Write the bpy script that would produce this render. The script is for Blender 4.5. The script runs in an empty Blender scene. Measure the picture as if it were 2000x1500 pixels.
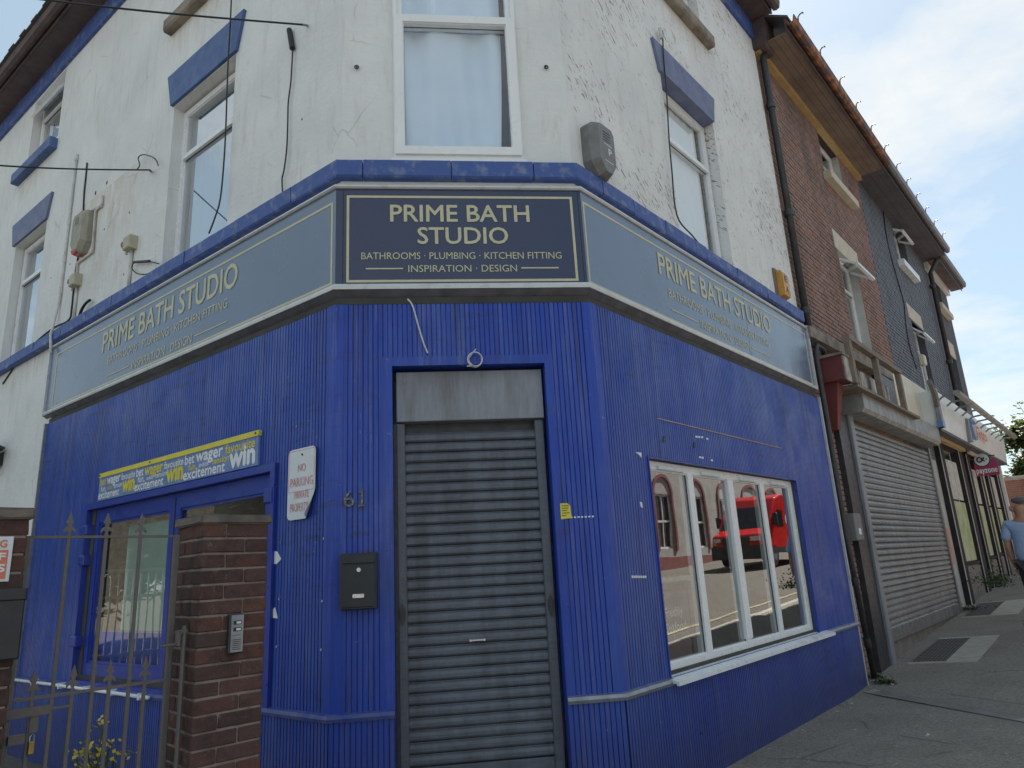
import bpy, bmesh, math, random
import numpy as np
from mathutils import Matrix, Vector
random.seed(7)
PI = math.pi
sc = bpy.context.scene
col = sc.collection
# ------------------------------------------------------------------ camera
CAM = np.array([0.7167155, -5.1787781, 1.3957383])
ROT = np.array([[0.9930440799, 0.0241511767, -0.1152396456],
                [-0.1051398764, -0.2586786098, -0.9602244441],
                [-0.0530005816, 0.9656614818, -0.2543400103]])
FPX = 1372.408
cd = bpy.data.cameras.new('camera')
cam = bpy.data.objects.new('camera', cd); col.objects.link(cam)
cd.sensor_width = 36.0; cd.lens = 36.0 * FPX / 2000.0
cd.clip_start = 0.05; cd.clip_end = 2000
M4 = Matrix([list(map(float, ROT[i])) + [float(CAM[i])] for i in range(3)] + [[0, 0, 0, 1]])
cam.matrix_world = M4
sc.camera = cam
# ------------------------------------------------------------------ exposure, sky, sun
sc.view_settings.view_transform = 'Standard'
sc.view_settings.look = 'None'
sc.view_settings.gamma = 1.0
sc.view_settings.use_curve_mapping = False
sc.view_settings.exposure = 1.54
SUN_AZ, SUN_EL = 62.0, 50.0
w = bpy.data.worlds.new('World'); sc.world = w; w.use_nodes = True
nt = w.node_tree; N = nt.nodes; L = nt.links
for n in list(N): N.remove(n)
out = N.new('ShaderNodeOutputWorld'); bg = N.new('ShaderNodeBackground')
sky = N.new('ShaderNodeTexSky'); sky.sky_type = 'NISHITA'; sky.sun_disc = False
sky.sun_elevation = math.radians(SUN_EL); sky.sun_rotation = math.radians(90 - SUN_AZ)
sky.air_density = 1.0; sky.dust_density = 0.5; sky.ozone_density = 2.0
tc = N.new('ShaderNodeTexCoord')
sep = N.new('ShaderNodeSeparateXYZ'); L.new(tc.outputs['Generated'], sep.inputs[0])
# clouds on a flat layer overhead: direction.xy / (z + .12)
zz = N.new('ShaderNodeMath'); zz.operation = 'MAXIMUM'; L.new(sep.outputs[2], zz.inputs[0]); zz.inputs[1].default_value = 0.0
za = N.new('ShaderNodeMath'); za.operation = 'ADD'; L.new(zz.outputs[0], za.inputs[0]); za.inputs[1].default_value = 0.16
dv = N.new('ShaderNodeVectorMath'); dv.operation = 'DIVIDE'; L.new(tc.outputs['Generated'], dv.inputs[0])
cmb = N.new('ShaderNodeCombineXYZ')
for i in range(3): L.new(za.outputs[0], cmb.inputs[i])
L.new(cmb.outputs[0], dv.inputs[1])
mp = N.new('ShaderNodeMapping'); L.new(dv.outputs[0], mp.inputs[0]); mp.inputs['Location'].default_value = (1.62, 5.25, 0.0)
nz = N.new('ShaderNodeTexNoise'); L.new(mp.outputs[0], nz.inputs[0])
nz.inputs['Scale'].default_value = 0.95; nz.inputs['Detail'].default_value = 9; nz.inputs['Roughness'].default_value = 0.6
cr = N.new('ShaderNodeValToRGB'); L.new(nz.outputs[0], cr.inputs[0])
cr.color_ramp.elements[0].position = 0.50; cr.color_ramp.elements[0].color = (0, 0, 0, 1)
cr.color_ramp.elements[1].position = 0.68; cr.color_ramp.elements[1].color = (1, 1, 1, 1)
# cumulus banks low over the horizon
n2 = N.new('ShaderNodeTexNoise'); mp2 = N.new('ShaderNodeMapping'); L.new(tc.outputs['Generated'], mp2.inputs[0]); L.new(mp2.outputs[0], n2.inputs[0])
mp2.inputs['Scale'].default_value = (1, 1, 1.9); mp2.inputs['Location'].default_value = (3.70, 2.1, 0.03)
n2.inputs['Scale'].default_value = 3.2; n2.inputs['Detail'].default_value = 8; n2.inputs['Roughness'].default_value = 0.55
hz = N.new('ShaderNodeMapRange'); L.new(sep.outputs[2], hz.inputs[0])
hz.inputs[1].default_value = 0.02; hz.inputs[2].default_value = 0.42; hz.inputs[3].default_value = .09; hz.inputs[4].default_value = -.16
ad = N.new('ShaderNodeMath'); ad.operation = 'ADD'; L.new(n2.outputs[0], ad.inputs[0]); L.new(hz.outputs[0], ad.inputs[1])
cr2 = N.new('ShaderNodeValToRGB'); L.new(ad.outputs[0], cr2.inputs[0])
cr2.color_ramp.elements[0].position = 0.53; cr2.color_ramp.elements[0].color = (0, 0, 0, 1)
cr2.color_ramp.elements[1].position = 0.62; cr2.color_ramp.elements[1].color = (1, 1, 1, 1)
cmx = N.new('ShaderNodeMath'); cmx.operation = 'MAXIMUM'; L.new(cr.outputs[0], cmx.inputs[0]); L.new(cr2.outputs[0], cmx.inputs[1])
ccol = N.new('ShaderNodeRGB'); ccol.outputs[0].default_value = (7.2, 7.1, 6.7, 1)
mx = N.new('ShaderNodeMixRGB'); L.new(cmx.outputs[0], mx.inputs[0]); L.new(ccol.outputs[0], mx.inputs[2])
# thin high veil over the whole sky
veil = N.new('ShaderNodeMixRGB'); veil.inputs[0].default_value = 0.5; veil.inputs[2].default_value = (4.7, 5.9, 6.2, 1)
L.new(sky.outputs[0], veil.inputs[1]); L.new(veil.outputs[0], mx.inputs[1])
L.new(mx.outputs[0], bg.inputs[0]); bg.inputs[1].default_value = 0.05
L.new(bg.outputs[0], out.inputs[0])
sl = bpy.data.lights.new('sun', 'SUN'); sl.energy = 5.0; sl.angle = math.radians(0.5); sl.color = (1.0, 0.95, 0.87)
so = bpy.data.objects.new('sun', sl); col.objects.link(so)
ea, aa = math.radians(SUN_EL), math.radians(SUN_AZ)
sdir = Vector((math.cos(ea)*math.cos(aa), math.cos(ea)*math.sin(aa), math.sin(ea)))
so.rotation_euler = sdir.to_track_quat('Z', 'Y').to_euler(); so.location = sdir * 60

# ------------------------------------------------------------------ frames: L, C, R = the three faces of the corner shop
AL, AR, W = 0.7718083660, 0.7452199906, 2.0
v3 = lambda *a: np.array(a, float)
F = {'L': (v3(0, 0, 0), v3(-math.cos(AL), math.sin(AL), 0), v3(-math.sin(AL), -math.cos(AL), 0)),
     'C': (v3(0, 0, 0), v3(1, 0, 0), v3(0, -1, 0)),
     'R': (v3(W, 0, 0), v3(math.cos(AR), math.sin(AR), 0), v3(math.sin(AR), -math.cos(AR), 0)),
     'W': (v3(0, 0, 0), v3(1, 0, 0), v3(0, 1, 0))}
a38 = math.radians(38)
F['P'] = (v3(-0.43, -1.45, 0), v3(math.cos(a38), math.sin(a38), 0), v3(math.sin(a38), -math.cos(a38), 0))
def P3(k, u, v, z): o, d, n = F[k]; return o + d*u + n*v + v3(0, 0, z)
def mit(k, v): return {'L': -v*math.tan(AL/2), 'R': -v*math.tan(AR/2)}[k]
def ray(x, y): return ROT @ v3((x-1000)/FPX, -(y-750)/FPX, -1.0)
def U(k, x, y, v=0.0):
    o, d, n = F[k]; o = o + n*v; r = ray(x, y); t = ((o-CAM) @ n)/(r @ n); p = CAM + t*r
    return float((p-o) @ d), float(p[2])
def OP(k, x, y, v=0.0): u, z = U(k, x, y, v); return P3(k, u, v, z)
def sv(x, y): p = v3(x, y, 0)-F['R'][0]; return float(p @ F['R'][1]), float(p @ F['R'][2])
def gz(x, y):
    s, v = sv(x, y)
    return -0.262 + max(0.0, s-4.8)*0.05 + 0.07*min(max(v, 0.0), 5.5)
def gR(s, v=0.0): p = P3('R', s, v, 0); return gz(p[0], p[1])

# ------------------------------------------------------------------ mesh builder
class MB:
    def __init__(s): s.v = []; s.f = []; s.uv = []; s.r = []
    def add(s, V, Fs, uv=None, r=None):
        b = len(s.v); s.v += [tuple(map(float, p)) for p in V]
        s.uv += uv if uv else [(float(p[0]), float(p[2])) for p in V]
        for f in Fs: s.f.append(tuple(b+i for i in f)); s.r.append(r if r is not None else 0.0)
        return s
    def lv(s, k, P, Fs, r=None):   # P in local (u,v,z)
        return s.add([P3(k, *p) for p in P], Fs, [(float(p[0]+p[1]), float(p[2])) for p in P], r)
    def box(s, k, u0, u1, v0, v1, z0, z1, r=None):
        P = [(u, v, z) for z in (z0, z1) for v in (v0, v1) for u in (u0, u1)]
        return s.lv(k, P, [(0, 1, 3, 2), (4, 6, 7, 5), (0, 4, 5, 1), (2, 3, 7, 6), (0, 2, 6, 4), (1, 5, 7, 3)], r)
    def bbox(s, k, u0, u1, v0, v1, z0, z1, c=0.008):  # box with chamfered front edges (front = v1)
        P = [(u0, v0, z0), (u1, v0, z0), (u1, v0, z1), (u0, v0, z1),
             (u0, v1-c, z0), (u1, v1-c, z0), (u1, v1-c, z1), (u0, v1-c, z1),
             (u0+c, v1, z0+c), (u1-c, v1, z0+c), (u1-c, v1, z1-c), (u0+c, v1, z1-c)]
        Fs = [(0, 3, 2, 1), (8, 9, 10, 11)]
        for a, b in ((0, 4), (4, 8)):
            for i in range(4): j = (i+1) % 4; Fs.append((a+i, a+j, b+j, b+i))
        return s.lv(k, P, Fs)
    def ext(s, k, prof, u0, u1, m0=False, m1=False):   # prof = [(v,z)] swept along u, mitred ends at the corner
        n = len(prof)
        def uu(u, m, v):
            if not m: return u
            if k == 'C': return (v*-math.tan(AL/2)) if m == 'l' else W + v*math.tan(AR/2)
            return mit(k, v)
        P = [(uu(u0, m0, v), v, z) for v, z in prof] + [(uu(u1, m1, v), v, z) for v, z in prof]
        Fs = [tuple(range(n)), tuple(range(2*n-1, n-1, -1))] + [(i, (i+1) % n, n+(i+1) % n, n+i) for i in range(n)]
        return s.lv(k, P, Fs)
    def quad(s, k, pts, r=None): return s.lv(k, pts, [tuple(range(len(pts)))], r)
    def tube(s, pts, rad, n=6, cap=True):
        pts = [Vector(tuple(map(float, p))) for p in pts]; rings = []; prev = None
        for i, p in enumerate(pts):
            t = (pts[min(i+1, len(pts)-1)]-pts[max(i-1, 0)]).normalized()
            if prev is None:
                a = Vector((0, 0, 1)) if abs(t.z) < .9 else Vector((1, 0, 0)); x = t.cross(a).normalized()
            else: x = (prev - t*prev.dot(t)).normalized()
            prev = x; y = t.cross(x); rr = rad[i] if isinstance(rad, (list, tuple)) else rad
            rings.append([p + x*math.cos(2*PI*j/n)*rr + y*math.sin(2*PI*j/n)*rr for j in range(n)])
        V = [q for r in rings for q in r]
        Fs = [(i*n+j, i*n+(j+1) % n, (i+1)*n+(j+1) % n, (i+1)*n+j) for i in range(len(pts)-1) for j in range(n)]
        if cap: Fs += [tuple(range(n-1, -1, -1)), tuple((len(pts)-1)*n+j for j in range(n))]
        return s.add(V, Fs)
    def disc(s, k, u, v0, v1, z, rad, n=20, rz=None):
        rz = rz or rad
        P = [(u+rad*math.cos(2*PI*i/n), v, z+rz*math.sin(2*PI*i/n)) for v in (v0, v1) for i in range(n)]
        return s.lv(k, P, [tuple(range(n)), tuple(range(2*n-1, n-1, -1))] + [(i, (i+1) % n, n+(i+1) % n, n+i) for i in range(n)])
    def poly(s, k, pts, v0, v1):      # prism from (u,z) outline
        n = len(pts); P = [(u, v, z) for v in (v0, v1) for u, z in pts]
        return s.lv(k, P, [tuple(range(n)), tuple(range(2*n-1, n-1, -1))] + [(i, (i+1) % n, n+(i+1) % n, n+i) for i in range(n)])

ORG = {}   # root name -> world origin
def set_props(o, label=None, cat=None, group=None, kind=None):
    if label: o['label'] = label
    if cat: o['category'] = cat
    if group: o['group'] = group
    if kind: o['kind'] = kind
def thing(name, loc, label, cat, group=None):
    o = bpy.data.objects.new(name, None); o.empty_display_size = .1; o.location = tuple(map(float, loc)); col.objects.link(o)
    set_props(o, label, cat, group); ORG[o.name] = v3(*[float(c) for c in loc]); return o
def mk(name, mb, m, parent=None, label=None, cat=None, group=None, kind=None, smooth=False, fix=True, org=None):
    V = np.array(mb.v, float)
    if parent is not None: o0 = ORG[parent.name]
    elif org is not None: o0 = v3(*org)
    else: o0 = v3((V[:, 0].min()+V[:, 0].max())/2, (V[:, 1].min()+V[:, 1].max())/2, V[:, 2].min())
    me = bpy.data.meshes.new(name); me.from_pydata([tuple(p) for p in (V-o0)], [], mb.f)
    uvl = me.uv_layers.new(name='UVMap'); li = np.zeros(len(me.loops), dtype=np.int32); me.loops.foreach_get('vertex_index', li)
    uvl.data.foreach_set('uv', np.array(mb.uv, float)[li].ravel())
    if any(mb.r):
        at = me.attributes.new('rnd', 'FLOAT', 'FACE'); at.data.foreach_set('value', np.array(mb.r, float))
    if fix:
        bm = bmesh.new(); bm.from_mesh(me); bmesh.ops.recalc_face_normals(bm, faces=bm.faces); bm.to_mesh(me); bm.free()
    if smooth:
        for p in me.polygons: p.use_smooth = True
    me.materials.append(m)
    o = bpy.data.objects.new(name, me); col.objects.link(o)
    if parent is not None: o.parent = parent; ORG[o.name] = o0
    else: o.location = tuple(o0); ORG[o.name] = o0
    set_props(o, label, cat, group, kind); return o

# ------------------------------------------------------------------ materials
MATS = {}
class NT:
    def __init__(s, name):
        s.m = bpy.data.materials.new(name); s.m.use_nodes = True; s.t = s.m.node_tree; s.N = s.t.nodes; s.L = s.t.links
        s.b = s.N['Principled BSDF']; s.out = s.N['Material Output']
    def n(s, typ, **kw):
        x = s.N.new(typ)
        for k, v in kw.items(): setattr(x, k, v)
        return x
    def noise(s, vec, scale, detail=4, rough=.55, dist=0):
        x = s.n('ShaderNodeTexNoise'); x.inputs['Scale'].default_value = scale; x.inputs['Detail'].default_value = detail
        x.inputs['Roughness'].default_value = rough; x.inputs['Distortion'].default_value = dist
        s.L.new(vec, x.inputs['Vector']); return x.outputs[0]
    def ramp(s, fac, a, b, ca=(0, 0, 0, 1), cb=(1, 1, 1, 1)):
        x = s.n('ShaderNodeValToRGB'); e = x.color_ramp.elements; e[0].position = a; e[1].position = b; e[0].color = ca; e[1].color = cb
        s.L.new(fac, x.inputs[0]); return x.outputs[0]
    def mix(s, fac, a, b, mode='MIX'):
        x = s.n('ShaderNodeMixRGB', blend_type=mode)
        for i, q in ((0, fac), (1, a), (2, b)):
            if isinstance(q, (int, float)): x.inputs[i].default_value = q if i == 0 else (q, q, q, 1)
            elif isinstance(q, tuple): x.inputs[i].default_value = tuple(q[:3])+(1,)
            else: s.L.new(q, x.inputs[i])
        return x.outputs[0]
    def math(s, op, a, b=None):
        x = s.n('ShaderNodeMath', operation=op)
        for i, q in ((0, a), (1, b)):
            if q is None: continue
            if isinstance(q, (int, float)): x.inputs[i].default_value = q
            else: s.L.new(q, x.inputs[i])
        return x.outputs[0]
    def pos(s): return s.n('ShaderNodeNewGeometry').outputs['Position']
    def uvv(s): x = s.n('ShaderNodeUVMap'); x.uv_map = 'UVMap'; return x.outputs[0]
    def mapv(s, vec, scale=(1, 1, 1), rot=(0, 0, 0), loc=(0, 0, 0)):
        x = s.n('ShaderNodeMapping'); s.L.new(vec, x.inputs[0]); x.inputs['Scale'].default_value = scale
        x.inputs['Rotation'].default_value = rot; x.inputs['Location'].default_value = loc; return x.outputs[0]
    def bump(s, h, strength, dist=.01, nrm=None):
        x = s.n('ShaderNodeBump'); x.inputs['Strength'].default_value = strength; x.inputs['Distance'].default_value = dist
        s.L.new(h, x.inputs['Height'])
        if nrm: s.L.new(nrm, x.inputs['Normal'])
        return x.outputs[0]
    def fin(s, c=None, rough=None, nrm=None, metal=0, spec=.5):
        for nm, q in (('Base Color', c), ('Roughness', rough), ('Normal', nrm), ('Metallic', metal), ('Specular IOR Level', spec)):
            if q is None: continue
            if isinstance(q, (int, float)): s.b.inputs[nm].default_value = q
            elif isinstance(q, tuple): s.b.inputs[nm].default_value = tuple(q[:3])+(1,)
            else: s.L.new(q, s.b.inputs[nm])
        return s.m
def pm(name, c, c2=None, sc1=6, rough=.6, metal=0, bump=.15, bs=90, spec=.5, stretch=(1, 1, 1), lo=.35, hi=.7, dist=.004):
    if name in MATS: return MATS[name]
    t = NT(name); p = t.pos(); c2 = c2 or tuple(x*.7 for x in c)
    vec = t.mapv(p, scale=stretch)
    f = t.ramp(t.noise(vec, sc1, 6, .6), lo, hi)
    cc = t.mix(f, c, c2)
    r = t.ramp(t.noise(p, sc1*2.3, 3), .2, .8, (max(rough-.12, .02),)*3+(1,), (min(rough+.12, 1),)*3+(1,))
    nb = t.bump(t.noise(p, bs, 4), bump, dist) if bump else None
    MATS[name] = t.fin(cc, r, nb, metal, spec); return MATS[name]

def m_render(name, cracks):
    t = NT(name); p = t.pos(); uv = t.uvv()
    big = t.ramp(t.noise(p, 1.1, 6, .65), .38, .72)
    c = t.mix(big, (.76, .77, .765), (.65, .665, .67))
    st = t.mapv(uv, scale=(5.0, .7, 1)); streak = t.ramp(t.noise(st, 1.6, 6, .7), .52, .78)
    c = t.mix(t.math('MULTIPLY', streak, .5), c, (.50, .46, .38))
    rust = t.ramp(t.noise(t.mapv(uv, scale=(3, .9, 1), loc=(4, 2, 0)), 2.2, 5, .7), .63, .8)
    c = t.mix(t.math('MULTIPLY', rust, .5), c, (.52, .42, .29))
    sx = t.n('ShaderNodeSeparateXYZ'); t.L.new(uv, sx.inputs[0]); wob = t.noise(t.mapv(uv, scale=(7, 1.2, 1)), 1.5, 6, .7)
    stains = ([(1.9, 3.55, 8.0, .5), (4.9, 5.5, 6.6, 1.6), (.0, .45, 4.85, .3), (1.9, 3.3, 4.85, .25)] if cracks else [(6.7, 8.35, 7.88, .45), (1.7, 3.35, 7.9, .5), (3.5, 5.6, 6.4, 1.9), (.4, 1.0, 4.95, .35), (5.7, 9.0, 4.55, .4), (3.1, 3.3, 6.8, 1.8)])
    for ua_, ub_, zt_, hh_ in stains:
        a1 = t.ramp(t.math('SUBTRACT', t.math('ADD', sx.outputs[0], t.math('MULTIPLY', wob, .2)), ua_), -.1, .7)
        a2 = t.ramp(t.math('ADD', t.math('SUBTRACT', ub_, sx.outputs[0]), t.math('MULTIPLY', t.math('SUBTRACT', wob, .5), .9)), -.1, .5)
        b1 = t.ramp(t.math('DIVIDE', t.math('SUBTRACT', zt_, t.math('ADD', sx.outputs[1], t.math('MULTIPLY', t.math('SUBTRACT', wob, .5), hh_*1.3))), hh_), .15, 1.0, (1, 1, 1, 1), (0, 0, 0, 1))
        b2 = t.ramp(t.math('SUBTRACT', zt_, sx.outputs[1]), -.04, .0)
        mk_ = t.math('MULTIPLY', t.math('MULTIPLY', a1, a2), t.math('MULTIPLY', b1, b2)); c = t.mix(t.math('MULTIPLY', t.math('MULTIPLY', mk_, t.ramp(wob, .35, .7)), .55), c, (.50, .38, .25))
    sp = t.ramp(t.noise(p, 38, 3, .8), .69, .75); c = t.mix(t.math('MULTIPLY', sp, .5), c, (.25, .22, .19))
    h = t.noise(p, 26, 6, .65); h2 = t.noise(t.mapv(uv, scale=(1, 2.2, 1)), 9, 4, .6)
    hh = t.math('ADD', t.math('MULTIPLY', h, .6), h2)
    if cracks:
        cv = t.mapv(uv, scale=(1, 1, 1), rot=(0, 0, .75)); cv = t.mapv(cv, scale=(9, 42, 1)); cn = t.noise(cv, 1.0, 3, .55, .8)
        area = t.ramp(t.noise(t.mapv(uv, loc=(3.3, 1.2, 0)), .9, 3, .6), .42, .62); th = t.math('ADD', cn, t.math('MULTIPLY', area, .10))
        ck = t.ramp(th, .675, .70)
        c = t.mix(t.math('MULTIPLY', ck, .85), c, (.22, .18, .14))
        pe = t.ramp(t.noise(t.mapv(uv, scale=(5, 7, 1), loc=(2, 9, 0)), 1.3, 6, .75), .63, .65)
        c = t.mix(t.math('MULTIPLY', pe, .7), c, (.34, .28, .22))
        hh = t.math('SUBTRACT', hh, t.math('MULTIPLY', ck, .8))
    else:
        vo = t.n('ShaderNodeTexVoronoi', feature='DISTANCE_TO_EDGE'); vo.inputs['Scale'].default_value = 1.4
        t.L.new(t.mapv(t.mix(.12, uv, t.noise(uv, 3, 3)), loc=(1, 1, 0)), vo.inputs['Vector'])
        e = t.ramp(vo.outputs['Distance'], .004, .010, (1, 1, 1, 1), (0, 0, 0, 1))
        m = t.ramp(t.noise(p, 1.7, 2), .56, .64)
        c = t.mix(t.math('MULTIPLY', t.math('MULTIPLY', e, m), .3), c, (.3, .28, .25))
    MATS[name] = t.fin(c, .85, t.bump(hh, .55, .012), 0, .3); return MATS[name]
m_render('white_render', False); m_render('cracked_render', True)

def m_blue(nm, base, chalk, amt):
    t = NT(nm); p = t.pos(); uv = t.uvv()
    fade = t.ramp(t.noise(t.mapv(p, scale=(1, 1, .6)), .8, 6, .65), .36, .68)
    c = t.mix(t.math('MULTIPLY', fade, amt), base, chalk)
    st = t.ramp(t.noise(t.mapv(uv, scale=(11, .38, 1)), 1.2, 7, .8), .50, .68)
    c = t.mix(t.math('MULTIPLY', st, .5), c, (.15, .19, .36))
    drip = t.ramp(t.noise(t.mapv(uv, scale=(7, .30, 1), loc=(3, 5, 0)), 1.6, 6, .7), .52, .64)
    c = t.mix(t.math('MULTIPLY', drip, .55), c, (.012, .022, .14))
    dirt = t.ramp(t.noise(t.mapv(uv, scale=(1.3, 8, 1)), 1.6, 7, .85), .53, .64)
    area = t.ramp(t.noise(t.mapv(p, loc=(4, 1, 2)), .9, 2, .5), .48, .60)
    c = t.mix(t.math('MULTIPLY', t.math('MULTIPLY', dirt, area), .75), c, (.030, .027, .045))
    sc_ = t.ramp(t.noise(t.mapv(uv, scale=(60, 2.6, 1)), 1, 4, .8), .69, .705)
    c = t.mix(t.math('MULTIPLY', sc_, .7), c, (.45, .48, .54))
    spk = t.ramp(t.noise(p, 26, 4, .75), .685, .70); c = t.mix(t.math('MULTIPLY', spk, .6), c, (.36, .37, .40))
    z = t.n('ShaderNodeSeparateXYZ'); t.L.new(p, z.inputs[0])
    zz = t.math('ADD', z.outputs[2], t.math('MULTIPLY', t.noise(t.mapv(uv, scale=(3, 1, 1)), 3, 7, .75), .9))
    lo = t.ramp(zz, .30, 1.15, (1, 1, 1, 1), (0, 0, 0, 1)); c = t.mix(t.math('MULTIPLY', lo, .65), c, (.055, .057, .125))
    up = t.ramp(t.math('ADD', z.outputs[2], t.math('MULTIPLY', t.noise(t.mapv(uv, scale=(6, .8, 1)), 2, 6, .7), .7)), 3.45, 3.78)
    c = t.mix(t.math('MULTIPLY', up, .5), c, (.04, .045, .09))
    r = t.ramp(t.noise(p, 2.5, 6, .7), .3, .7, (.26,)*3+(1,), (.58,)*3+(1,))
    MATS[nm] = t.fin(c, r, t.bump(t.noise(p, 60, 4), .12, .003), 0, .5)
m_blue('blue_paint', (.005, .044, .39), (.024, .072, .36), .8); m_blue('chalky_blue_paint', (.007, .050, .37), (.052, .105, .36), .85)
pm('blue_stone', (.050, .10, .32), (.20, .24, .36), 9, .6, bump=.5, bs=50, lo=.52, hi=.72)
pm('blue_lintel', (.045, .095, .27), (.09, .16, .33), 4, .6, bump=.4, bs=40)
pm('pale_blue_lintel', (.12, .15, .28), (.19, .21, .32), 5, .65, bump=.4, bs=40)
pm('blue_frame', (.020, .042, .33), (.03, .06, .28), 5, .35, bump=.05)
pm('silver_trim', (.34, .36, .40), (.22, .23, .26), 14, .4, metal=.6, bump=.2)
pm('blue_rail', (.03, .05, .26), (.11, .13, .26), 8, .45, bump=.2)
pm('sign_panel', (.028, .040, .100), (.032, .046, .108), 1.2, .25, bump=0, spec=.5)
pm('sign_panel_sheen', (.118, .165, .250), (.135, .182, .265), 1.0, .25, bump=0, spec=1.0, stretch=(1, 1, .5))  # side signs: sky reflection and haze painted in as a paler base colour
MATS['sign_panel'].node_tree.nodes['Principled BSDF'].inputs['Coat Weight'].default_value = .15
MATS['sign_panel'].node_tree.nodes['Principled BSDF'].inputs['Coat Roughness'].default_value = .12
pm('gold', (.58, .55, .36), (.50, .48, .33), 8, .5, bump=0)
pm('alu', (.60, .61, .62), (.42, .42, .41), 9, .4, metal=.3, bump=0, lo=.5, hi=.8)
pm('grey_soffit', (.16, .165, .20), (.09, .09, .11), 7, .6)
pm('upvc', (.80, .82, .84), (.74, .76, .78), 3, .3, bump=0, lo=.45, hi=.85)
pm('rubber', (.02, .02, .022), None, 9, .6)
pm('shutter_grey', (.125, .138, .175), (.095, .105, .130), 10, .42, bump=.12, stretch=(1, 1, 6))
def grimy(name):
    t = MATS[name]; nt_ = t.node_tree; b = nt_.nodes['Principled BSDF']; src = b.inputs['Base Color'].links[0].from_socket
    g_ = nt_.nodes.new('ShaderNodeNewGeometry'); m1 = nt_.nodes.new('ShaderNodeMapping'); nt_.links.new(g_.outputs['Position'], m1.inputs[0]); m1.inputs['Scale'].default_value = (3.5, 3.5, .5)
    n1 = nt_.nodes.new('ShaderNodeTexNoise'); nt_.links.new(m1.outputs[0], n1.inputs[0]); n1.inputs['Scale'].default_value = 1.6; n1.inputs['Detail'].default_value = 8; n1.inputs['Roughness'].default_value = .75
    r1 = nt_.nodes.new('ShaderNodeValToRGB'); nt_.links.new(n1.outputs[0], r1.inputs[0]); r1.color_ramp.elements[0].position = .42; r1.color_ramp.elements[1].position = .72
    r1.color_ramp.elements[0].color = (1, 1, 1, 1); r1.color_ramp.elements[1].color = (.46, .42, .37, 1)
    mx_ = nt_.nodes.new('ShaderNodeMixRGB'); mx_.blend_type = 'MULTIPLY'; mx_.inputs[0].default_value = .9; nt_.links.new(src, mx_.inputs[1]); nt_.links.new(r1.outputs[0], mx_.inputs[2])
    n2_ = nt_.nodes.new('ShaderNodeTexNoise'); nt_.links.new(g_.outputs['Position'], n2_.inputs[0]); n2_.inputs['Scale'].default_value = 9; n2_.inputs['Detail'].default_value = 6; n2_.inputs['Roughness'].default_value = .8
    r2 = nt_.nodes.new('ShaderNodeValToRGB'); nt_.links.new(n2_.outputs[0], r2.inputs[0]); r2.color_ramp.elements[0].position = .63; r2.color_ramp.elements[1].position = .68
    m2 = nt_.nodes.new('ShaderNodeMixRGB'); nt_.links.new(mx_.outputs[0], m2.inputs[1]); m2.inputs[2].default_value = (.17, .10, .06, 1); sc2 = nt_.nodes.new('ShaderNodeMath'); sc2.operation = 'MULTIPLY'; sc2.inputs[1].default_value = .45
    nt_.links.new(r2.outputs[0], sc2.inputs[0]); nt_.links.new(sc2.outputs[0], m2.inputs[0]); nt_.links.new(m2.outputs[0], b.inputs['Base Color'])
pm('shutter_box', (.29, .31, .36), (.23, .245, .28), 3, .5, bump=.12)
pm('galvanised', (.30, .31, .32), (.20, .205, .21), 9, .42, metal=.45, bump=.2, stretch=(1, 1, 5))
pm('galvanised_box', (.36, .37, .38), (.25, .25, .25), 4, .5, metal=.25, bump=.2)
grimy('shutter_grey'); grimy('shutter_box'); grimy('galvanised'); grimy('galvanised_box')
pm('black_paint', (.022, .023, .028), (.05, .05, .055), 9, .45, bump=.3)
pm('letterbox_black', (.022, .024, .028), (.03, .032, .036), 9, .42, bump=.2, bs=300)
pm('chrome', (.6, .6, .6), (.4, .4, .4), 20, .25, metal=.9)
pm('cable_black', (.015, .015, .016), None, 9, .5, bump=0)
pm('cable_white', (.65, .66, .66), (.45, .45, .45), 20, .45, bump=0)
pm('conduit', (.66, .66, .65), (.48, .46, .42), 8, .5)
pm('mortar', (.33, .29, .25), (.20, .18, .16), 9, .95, bump=.6, bs=120)
pm('dark_mortar', (.055, .045, .042), (.03, .027, .027), 9, .95, bump=.6, bs=120)
pm('mortar_pier', (.31, .25, .21), (.16, .13, .115), 9, .95, bump=.7, bs=150)
pm('coping', (.20, .17, .15), (.085, .072, .066), 7, .95, bump=.9, bs=60)
pm('gate_metal', (.13, .13, .13), (.18, .14, .12), 22, .6, bump=.4, metal=.2)
pm('concrete', (.42, .40, .34), (.32, .30, .25), 7, .9, bump=.5)
pm('cream_stone', (.62, .57, .46), (.50, .45, .37), 5, .85, bump=.3)
pm('dirty_stone', (.32, .28, .23), (.12, .10, .09), 4, .9, bump=.6)
pm('grey_reveal', (.50, .51, .50), (.40, .40, .39), 4, .85, bump=.3)
pm('cream_board', (.70, .66, .53), (.58, .54, .44), 3, .55, bump=.1, stretch=(1, 1, .4))
pm('white_board', (.78, .79, .78), (.66, .67, .66), 3, .4, bump=.05)
pm('stained_board', (.62, .59, .54), (.05, .045, .045), 2.6, .75, bump=.2, stretch=(1, 1, .4), lo=.42, hi=.62)
pm('timber', (.25, .20, .16), (.15, .12, .10), 7, .8, bump=.4, stretch=(1, 1, 1))
pm('soffit_wood', (.24, .175, .135), (.16, .12, .10), 3, .65, bump=.25)
pm('yellow_wood', (.55, .38, .16), (.42, .28, .13), 4, .6, bump=.2)
pm('rusty_gutter', (.10, .055, .05), (.40, .15, .04), 6, .7, bump=.6, lo=.45, hi=.62)
pm('dark_soffit', (.075, .068, .082), (.11, .10, .11), 3, .6, bump=.2)
pm('grey_gutter', (.17, .17, .18), (.09, .09, .095), 7, .5, bump=.3)
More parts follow.
